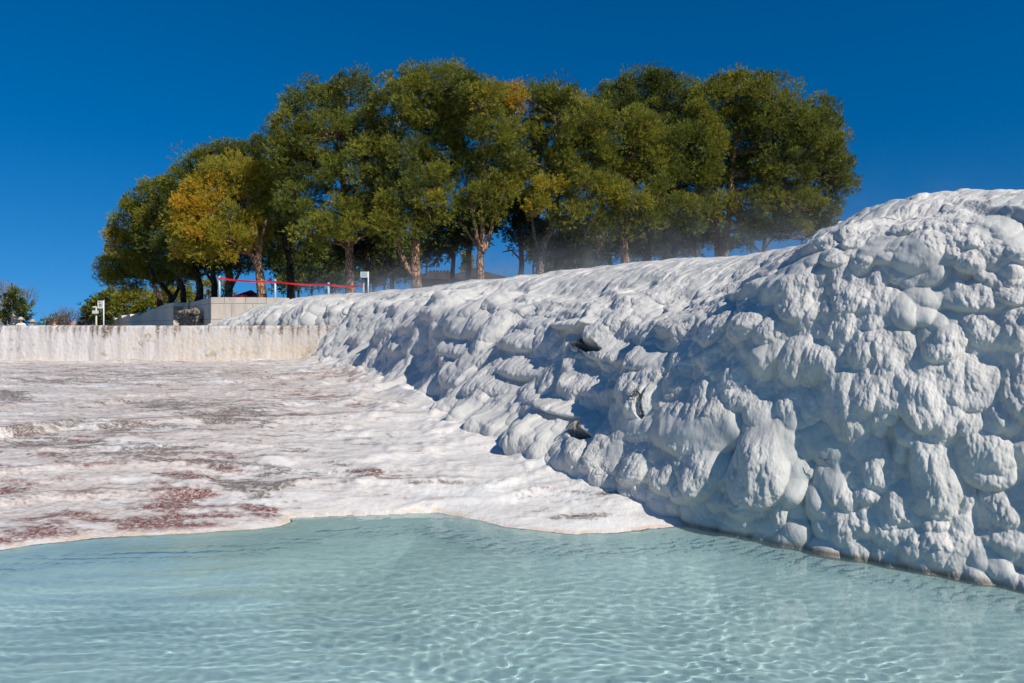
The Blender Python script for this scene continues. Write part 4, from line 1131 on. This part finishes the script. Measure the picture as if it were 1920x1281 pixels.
for i, (lab, tx, lb) in enumerate(far):
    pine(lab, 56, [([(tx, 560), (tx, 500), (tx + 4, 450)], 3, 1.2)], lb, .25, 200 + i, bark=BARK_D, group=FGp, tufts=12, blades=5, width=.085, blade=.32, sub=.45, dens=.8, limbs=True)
pine('sunlit yellow green pine glimpsed left of the thin dark trunk', 60, [([(1228, 560), (1228, 480), (1228, 450)], 3, 1.2)], [(1224,450,16,24),(1236,440,12,20)], .60, 230, bark=BARK_D, group=FGp, tufts=12, width=.08, blade=.3)
pine('slim cypress behind the shaded trunk beside the hut', 70, [([(876, 560), (876, 520), (876, 500)], 2, 1)], [(876,512,9,14),(876,494,8,14),(876,482,6,10)], .52, 240, bark=BARK_D, group=None, limbs=False, name='cypress_tree', tufts=14, width=.08, blade=.25, sub=.3)
UG = 'dark undergrowth behind the trunks'
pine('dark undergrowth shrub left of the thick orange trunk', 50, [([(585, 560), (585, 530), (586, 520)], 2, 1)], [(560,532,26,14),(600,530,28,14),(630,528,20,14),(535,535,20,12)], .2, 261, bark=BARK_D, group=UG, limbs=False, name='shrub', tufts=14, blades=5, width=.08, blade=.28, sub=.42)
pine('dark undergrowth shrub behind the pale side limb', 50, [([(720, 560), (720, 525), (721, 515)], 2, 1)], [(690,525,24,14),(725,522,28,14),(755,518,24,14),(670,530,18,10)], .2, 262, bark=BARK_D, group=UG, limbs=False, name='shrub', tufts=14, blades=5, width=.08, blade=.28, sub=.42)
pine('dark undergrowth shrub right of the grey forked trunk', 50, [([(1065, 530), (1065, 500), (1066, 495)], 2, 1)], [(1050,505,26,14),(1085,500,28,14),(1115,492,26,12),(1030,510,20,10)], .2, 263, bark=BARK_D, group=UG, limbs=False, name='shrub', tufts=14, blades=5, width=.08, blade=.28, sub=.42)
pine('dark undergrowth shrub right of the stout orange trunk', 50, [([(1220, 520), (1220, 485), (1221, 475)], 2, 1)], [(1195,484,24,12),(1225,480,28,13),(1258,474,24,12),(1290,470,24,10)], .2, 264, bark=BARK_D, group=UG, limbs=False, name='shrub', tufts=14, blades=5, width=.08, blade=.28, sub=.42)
print('needles', TOT)

# ---- hedge and bushes at the left
def bush(name, label, D, lobes, tint, seed, zg, cat='bush', group=None, **kw):
    l0 = lobes[0]; c = P(l0[0], l0[1], D)
    root = empty(name, (c.x, D, zg), label, cat, group)
    L = []; T = []
    rr = random.Random(seed)
    tb = Tubes()
    for l in lobes:
        q = P(l[0], l[1], D + rr.uniform(-.5, .5)); k = D / F
        L.append(((q.x, q.y, q.z), (l[2] * k, min(l[2], l[3]) * k, l[3] * k))); T.append(tint + rr.uniform(-.05, .05))
        for _ in range(3):
            b0 = Vector((q.x * .6 + c.x * .4 + rr.uniform(-.2, .2), D + rr.uniform(-.2, .2), zg))
            tb.add([v - root.location for v in (b0, b0.lerp(q, .6) + Vector((rr.uniform(-.2, .2), 0, 0)), q)], [.06, .04, .015], 5, seed)
    tb.build('stem', BARK_D, root)
    crown_mesh('foliage', L, T, root, seed, **kw)
    return root
HB = 'bushes along the marble wall'
bush('hedge_bush', 'bright olive bush under the leftmost pine behind the white notice sign', 66, [(232,572,34,22),(262,566,34,22),(215,560,24,18),(245,590,40,14),(285,575,26,18)], .56, 301, .8, group=HB, tufts=18, width=.06, blade=.2)
bush('hedge_bush', 'olive bush between the dark trunks above the marble wall', 52, [(330,560,24,20),(355,555,20,16),(308,560,18,18)], .55, 302, 1.2, group=HB, tufts=16, width=.06, blade=.2)
bush('hedge_bush', 'lit bush glimpsed left of the corner pole', 44, [(392,545,12,16),(385,555,14,10),(420,540,10,12)], .58, 305, 1.6, group=HB, tufts=14, width=.06, blade=.2)
bush('round_bush', 'dark round bush behind the cream mast', 50, [(176,586,15,16),(185,574,16,14),(200,560,12,14),(188,598,22,12)], .30, 303, .7, tufts=18, width=.07, blade=.2)
bush('low_bush', 'low dull bush behind the wall left of the bare shrubs', 60, [(95,606,14,6),(108,604,14,7),(117,606,10,5)], .30, 304, .55, tufts=14, width=.09, blade=.25)

# ---- bare trees and shrubs
def bare(name, label, D, px, pyb, height_px, spread, seed, zg, mat, n0=6, up=.8, levels=4, r0=.05, cat='tree'):
    root = empty(name, (P(px, pyb, D).x, D, zg), label, cat)
    rr = random.Random(seed); tb = Tubes()
    H_ = height_px * D / F + (P(px, pyb, D).z - zg)
    def grow(p, d, ln, r, lv):
        q = p + d * ln * .5 + Vector((rr.gauss(0, .04), rr.gauss(0, .04), 0)) * ln
        e = p + d * ln
        tb.add([p, q, e], [r, r * .8, r * .55], 5 if lv > 1 else 3, seed)
        if lv <= 0: return
        for _ in range(rr.randint(2, 4)):
            nd = (d + Vector((rr.gauss(0, spread), rr.gauss(0, spread), rr.uniform(-.05, .35)))).normalized()
            grow(p.lerp(e, rr.uniform(.45, 1)), nd, ln * rr.uniform(.55, .8), r * .55, lv - 1)
    for _ in range(n0):
        d = Vector((rr.gauss(0, spread), rr.gauss(0, spread), up)).normalized()
        grow(Vector((rr.uniform(-.15, .15), rr.uniform(-.15, .15), 0)), d, H_ * .42, r0, levels)
    tb.build('branches', mat, root)
    return root
TWIG = simple_mat('bare_twig_bark', (.17, .135, .12), .9, .25, 4)
bare('bare_shrub', 'grey leafless fan shaped shrub behind the stooping person', 52, 128, 608, 42, .42, 401, .6, TWIG, 8, .8, 4, .05)
bare('bare_shrub', 'smaller leafless shrub left of the cream mast', 50, 166, 608, 32, .30, 402, .6, TWIG, 7, .9, 4, .04)
bare('bare_shrub', 'thin leafless shrub left of the fan shaped one', 56, 100, 606, 22, .5, 403, .55, TWIG, 5, .7, 3, .03)
bare('bare_tree', 'tall leafless pale tree at the left edge', 62, 4, 608, 86, .26, 404, .5, PALE, 3, 1.2, 5, .10)
bare('bare_tree', 'leafless twiggy tree with upright shoots beside the dark evergreen', 60, 20, 606, 92, .20, 405, .5, TWIG, 3, 1.3, 5, .08)
bare('bare_tree', 'slanting pale sapling in front of the dark evergreen', 50, 2, 610, 26, .25, 406, .6, PALE, 2, .6, 3, .05)
pine('ragged dark evergreen at the left edge among leafless trees', 58, [([(24, 608), (26, 580), (24, 550), (22, 530)], 3, 1)],
     [(30,548,7,8),(22,562,10,9),(36,570,14,10),(20,582,18,11),(46,585,9,10),(30,597,22,10),(52,604,8,8),(10,595,14,12)], .24, 410, bark=BARK_D, group=None, zg=.5, tufts=13, width=.07, blade=.26, sub=.36, dens=.55, loose=.3)

# ================================================================== PEOPLE (far behind the pool wall)
M_SKIN = simple_mat('skin', (.50, .30, .21), .6, .08, 6)
def cloth(name, col): return simple_mat(name, col, .85, .15, 8)
M_BLACKHAIR = simple_mat('dark_hair', (.012, .010, .009), .6, .2, 20)

def skin_obj(name, verts, edges, radii, mat, parent):
    me = bpy.data.meshes.new(name); me.from_pydata([Vector(v) for v in verts], edges, []); me.update()
    o = bpy.data.objects.new(name, me); COL.objects.link(o); o.parent = parent
    me.materials.append(mat)
    md = o.modifiers.new('skin', 'SKIN')
    for v, r in zip(me.skin_vertices[0].data, radii): v.radius = (r, r) if not isinstance(r, tuple) else r
    me.skin_vertices[0].data[0].use_root = True
    md.use_smooth_shade = True
    s = o.modifiers.new('smooth', 'SUBSURF'); s.levels = 1; s.render_levels = 2
    return o

def person(label, loc, rz, sit=False, lean=0.0, top=(.1, .1, .1), legs=(.05, .05, .06), hat=None, arms='down', hood=None):
    root = empty('person', loc, label, 'person'); root.rotation_euler = (0, 0, rz)
    hip = .45 if sit else .92
    def T(x, y, z):   # upper body leans forward (-y) about the hip
        dz = z - .92; c, s = math.cos(lean), math.sin(lean)
        return (x, y * c - dz * s, hip + dz * c + y * s)
    V = [T(0, 0, .94), T(0, 0, 1.12), T(0, .0, 1.32), T(0, 0, 1.44), T(0, -.01, 1.50), T(0, -.02, 1.57), T(0, -.03, 1.66), T(0, -.02, 1.71)]
    R = [.13, .12, .145, .09, .052, .072, .085, .05]
    E = [(i, i + 1) for i in range(7)]
    def chain(start, pts, rads):
        k = start
        for p, r in zip(pts, rads):
            V.append(p); R.append(r); E.append((k, len(V) - 1)); k = len(V) - 1
        return k
    shirtV = [T(0, 0, .90), T(0, 0, 1.12), T(0, 0, 1.32), T(0, 0, 1.43)]; shirtR = [.155, .145, .165, .10]; shirtE = [(0, 1), (1, 2), (2, 3)]
    trV = [T(0, 0, .95)]; trR = [.15]; trE = []
    for s in (-1, 1):
        if arms == 'forward' or sit: A = [T(s * .19, 0, 1.38), T(s * .24, -.10, 1.14), T(s * .17, -.30, 1.06), T(s * .15, -.36, 1.05)]
        else: A = [T(s * .19, 0, 1.38), T(s * .25, .02, 1.12), T(s * .25, -.06, .88), T(s * .25, -.08, .82)]
        k = chain(3, A, [.062, .045, .032, .03])
        a, b_ = Vector(A[2]), Vector(A[3]); d = (b_ - a).normalized(); sx = Vector((1, 0, 0))
        for f, (off, ln) in enumerate(((-.028, .065), (-.010, .078), (.010, .074), (.027, .058))):
            q = b_ + d * .03 + sx * off; e = q + d * ln * .6 + Vector((0, -.01, -.004)); e2 = e + d * ln * .4 + Vector((0, -.018, -.01))
            chain(k, [q, e, e2], [.010, .009, .008])
        chain(k, [b_ + sx * -s * .035, b_ + sx * -s * .05 + d * .035], [.011, .009])
        k = len(shirtV); shirtV += [A[0], A[1], tuple(Vector(A[1]).lerp(Vector(A[2]), .92))]; shirtR += [.078, .062, .05]; shirtE += [(3, k), (k, k + 1), (k + 1, k + 2)]
        if sit: Lg = [(s * .10, 0, hip), (s * .13, -.42, hip + .02), (s * .13, -.46, .08), (s * .13, -.58, .04)]
        else: Lg = [(s * .09, 0, hip - .04), (s * .10, -.02 - .03 * s, .50), (s * .11, .02, .09), (s * .12, -.13, .04)]
        chain(0, Lg, [.085, .058, .042, .035])
        k = len(trV); trV += Lg[:3]; trR += [.10, .075, .062]; trE += [(0, k), (k, k + 1), (k + 1, k + 2)]
    skin_obj('body', V, E, R, M_SKIN, root)
    skin_obj('jacket', shirtV, shirtE, shirtR, cloth('jacket_cloth', top), root)
    skin_obj('trousers', trV, trE, trR, cloth('trouser_cloth', legs), root)
    h = Vector(T(0, -.02, 1.66))
    bm = bmesh.new(); bmesh.ops.create_icosphere(bm, subdivisions=3, radius=.112)
    for v in list(bm.verts):
        if v.co.z < -.02 and v.co.y < .03: v.co = Vector((v.co.x * .85, max(v.co.y, .0), max(v.co.z, -.03)))
        v.co = Vector((v.co.x * .92, v.co.y * 1.08 + .012, v.co.z)) + h
    bm_obj('hair', bm, M_BLACKHAIR if hood is None else cloth('hood_cloth', hood), root, True)
    for nm, (x, y, z, r) in (('nose', (0, -.105, -.035, .018)), ('ear', (-.088, 0, -.03, .02)), ('ear', (.088, 0, -.03, .02))):
        bm = bmesh.new(); rr_ = bmesh.ops.create_icosphere(bm, subdivisions=2, radius=r); bmesh.ops.translate(bm, verts=rr_['verts'], vec=h + Vector((x, y, z)))
        bm_obj(nm, bm, M_SKIN, root, True)
    if hat:
        bm = bmesh.new()
        r = bmesh.ops.create_cone(bm, cap_ends=True, segments=24, radius1=.20, radius2=.15, depth=.035); bmesh.ops.translate(bm, verts=r['verts'], vec=(0, 0, .03))
        r = bmesh.ops.create_uvsphere(bm, u_segments=18, v_segments=10, radius=.125); bmesh.ops.translate(bm, verts=r['verts'], vec=(0, 0, .04))
        bmesh.ops.translate(bm, verts=bm.verts, vec=h)
        bm_obj('hat', bm, cloth('hat_cloth', hat), root, True)
    return root

def gz(D): return float(1.15 - .45 * sstep(22, 42, D))
def at(px, D, dz=0.0): return ((px - CX) / F * D, D, gz(D) + dz)
person('person standing in a dark grey coat and green cap at the left', at(26, 40), math.radians(-80), top=(.07, .075, .09), legs=(.03, .032, .04), hood=(.02, .10, .07))
person('person in a white top and pale hat, low behind the wall', at(39.5, 38), math.radians(10), sit=True, top=(.75, .75, .72), legs=(.2, .2, .22), hat=(.50, .46, .38))
person('person in a straw coloured hat, only the head above the wall', at(60.5, 38, -.12), math.radians(60), sit=True, top=(.35, .30, .25), legs=(.1, .1, .12), hat=(.52, .38, .20))
person('person with a maroon hood in front of the low dull bush', at(102, 42, -.02), math.radians(30), sit=True, top=(.12, .05, .06), legs=(.05, .05, .06), hood=(.20, .03, .05))
person('person in a dark jacket stooping to the right, short black hair', at(144, 40, -.27), math.radians(85), lean=.55, arms='forward', top=(.035, .04, .05), legs=(.04, .045, .055))
# pale pink rucksack on the stooping person's back
bm = bmesh.new(); bm_box(bm, (0, 0, 0), (.28, .18, .40), bevel=.07)
o = bm_obj('rucksack', bm, cloth('pink_cloth', (.55, .30, .25)), None, True)
q = at(138, 40); o.location = (q[0], 40.0, EYE + 3 / F * 40); o.rotation_euler = (.15, .5, 0)
bm = bmesh.new(); bm_box(bm, (0, -.10, -.08), (.20, .06, .18), bevel=.025); bm_obj('front_pocket', bm, cloth('pink_pocket_cloth', (.42, .22, .19)), o, True)
tag(o, "pale pink rucksack on the stooping person's back", 'rucksack')

# ================================================================== CAVITY ROOTS, TWIG, SPRAY
M_ROOT = simple_mat('dry_root', (.10, .07, .045), .9, .3, 20)
M_ROOT2 = simple_mat('pale_dry_root', (.32, .27, .20), .9, .3, 20)
def surf(px, py):
    """point of the finished cliff surface seen at a photo pixel"""
    qx = CX + F * Pc[..., 0] / np.maximum(Pc[..., 1], .3); qy = HY - F * (Pc[..., 2] - EYE) / np.maximum(Pc[..., 1], .3)
    d = (qx - px) ** 2 + (qy - py) ** 2
    ok = d < max(9, d.min() + 4)
    dep_ = np.where(ok, Pc[..., 1], 1e9); k = np.argmin(dep_); i, j = divmod(k, NV)
    return Vector(Pc[i, j])
def roots(label, pts, n, seed, ln, cat='roots'):
    """one branching root system: a stem with side rootlets, joined at its crown"""
    rr = random.Random(seed); tb = Tubes()
    c0 = surf(*pts[0]) + Vector((0, -.02, .04))
    for k in range(n):
        q = [Vector((0, 0, 0))]; d = Vector((rr.uniform(-1, 1), rr.uniform(-.5, -.1), rr.uniform(-1, -.1))).normalized()
        for s in range(6):
            d = (d + Vector((rr.uniform(-.5, .5), rr.uniform(-.4, .3), rr.uniform(-.6, .2)))).normalized()
            q.append(q[-1] + d * ln * rr.uniform(.15, .3))
        tb.add(q, [.007, .006, .005, .004, .003, .0022, .0015], 5, k)
    o = tb.build('dry_roots', M_ROOT2 if seed % 2 else M_ROOT); o.location = c0
    return tag(o, label, cat)
roots('dry dark roots hanging in the upper cavity of the cliff', [(1088,640)], 12, 2, .13)
roots('pale dry rootlets hanging in the lower cavity of the cliff', [(1078,795)], 12, 3, .12)
roots('dark dead stems caught in the dripping crack between lobes', [(1191,735)], 8, 4, .10)
c0 = surf(1540, 858)
tb = Tubes()
for (a, b_, c_) in (((1530,857),(1541,861),(1551,872)), ((1541,861),(1546,861),(1550,860))):
    W = [surf(*q) + Vector((-.01, -.035, .0)) for q in (a, b_, c_)]
    tb.add([w_ - c0 for w_ in W], [.002, .0032, .0015], 6, 1)
o = tb.build('dead_twig', M_ROOT); o.location = c0; tag(o, 'dark forked twig stuck to the shaded cliff face above the pool', 'twig')

# falling drops by the wet crack
m, nt, out = new_mat('water_drop'); b = NB(nt)
gl = b.n('ShaderNodeBsdfPrincipled'); gl.inputs['Base Color'].default_value = (.9, .95, .95, 1); gl.inputs['Roughness'].default_value = .08
gl.inputs['Transmission Weight'].default_value = .35; gl.inputs['IOR'].default_value = 1.33
b.l(gl.outputs[0], out.inputs[0])
rr = random.Random(9); V_, F_ = [], []
base_c = surf(1195, 760)
ico = bmesh.new(); bmesh.ops.create_icosphere(ico, subdivisions=1, radius=1); iv = [v.co.copy() for v in ico.verts]; ifc = [[v.index for v in f.verts] for f in ico.faces]; ico.free()
for k in range(420):
    t_ = rr.random() ** .8
    px = 1195 + rr.gauss(0, 5 + 26 * t_); py = 690 + 290 * t_
    dpt = base_c.y - .10 - .5 * rr.random() * (t_ + .15)
    q = P(px, py, dpt); r = rr.uniform(.0012, .0034)
    s0 = len(V_); V_ += [tuple(q - base_c + Vector((v.x * r, v.y * r, v.z * r * 1.7))) for v in iv]; F_ += [tuple(i + s0 for i in f) for f in ifc]
o = mesh_obj('water_drops', np.array(V_), F_, m, smooth=True); o.location = base_c
tag(o, 'sparkling drops of water falling from the wet crack in the cliff', 'drops', kind='stuff')

# ================================================================== STEAM
def steam(name, label, c, size, rz, dens, nscale, seed, zfall=2.2):
    bm = bmesh.new(); bmesh.ops.create_cube(bm, size=1)
    for v in bm.verts: v.co = Vector((v.co.x * size[0], v.co.y * size[1], v.co.z * size[2] + size[2] / 2))
    m, nt, out = new_mat(name + '_vapour'); b = NB(nt)
    tcn = nt.nodes.new('ShaderNodeTexCoord')
    gen = nt.nodes.new('ShaderNodeSeparateXYZ'); b.l(tcn.outputs['Generated'], gen.inputs[0])
    n_ = b.noise(b.mapping(tcn.outputs['Object'], (1, 1, 1.3), loc=(seed, 0, 0)), nscale, 4, .6, .6)
    f = b.rampf(n_, .46, .74)
    f = b.math('ADD', f, .12)
    z = b.math('POWER', b.math('SUBTRACT', 1.0, gen.outputs[2], clamp=True), zfall)
    def edge(s): return b.math('MULTIPLY', b.rampf(s, 0, .2), b.rampf(b.math('SUBTRACT', 1.0, s), 0, .2))
    f = b.math('MULTIPLY', b.math('MULTIPLY', f, z), b.math('MULTIPLY', edge(gen.outputs[0]), edge(gen.outputs[1])))
    vs = b.n('ShaderNodeVolumePrincipled'); vs.inputs['Color'].default_value = (.92, .93, .95, 1); vs.inputs['Anisotropy'].default_value = .2
    b.l(b.math('MULTIPLY', f, dens), vs.inputs['Density'])
    b.l(vs.outputs[0], out.inputs['Volume'])
    o = bm_obj(name, bm, m); o.location = c; o.rotation_euler = (0, 0, rz)
    return tag(o, label, 'steam', kind='stuff')
steam('steam', 'thin warm steam drifting along the rim of the cliff before the trunks', (-.4, 18.0, 2.5), (26.5, 4.8, 1.7), math.atan2(-17, 12.5), .5, 1.7, 3, 2.8)
steam('steam', 'faint mist at the foot of the cliff where the water falls', (1.25, 6.1, .02), (1.8, 1.5, .9), math.radians(-50), .30, 2.0, 8, 1.2)
SC.cycles.volume_step_rate = 1.0; SC.cycles.volume_max_steps = 128
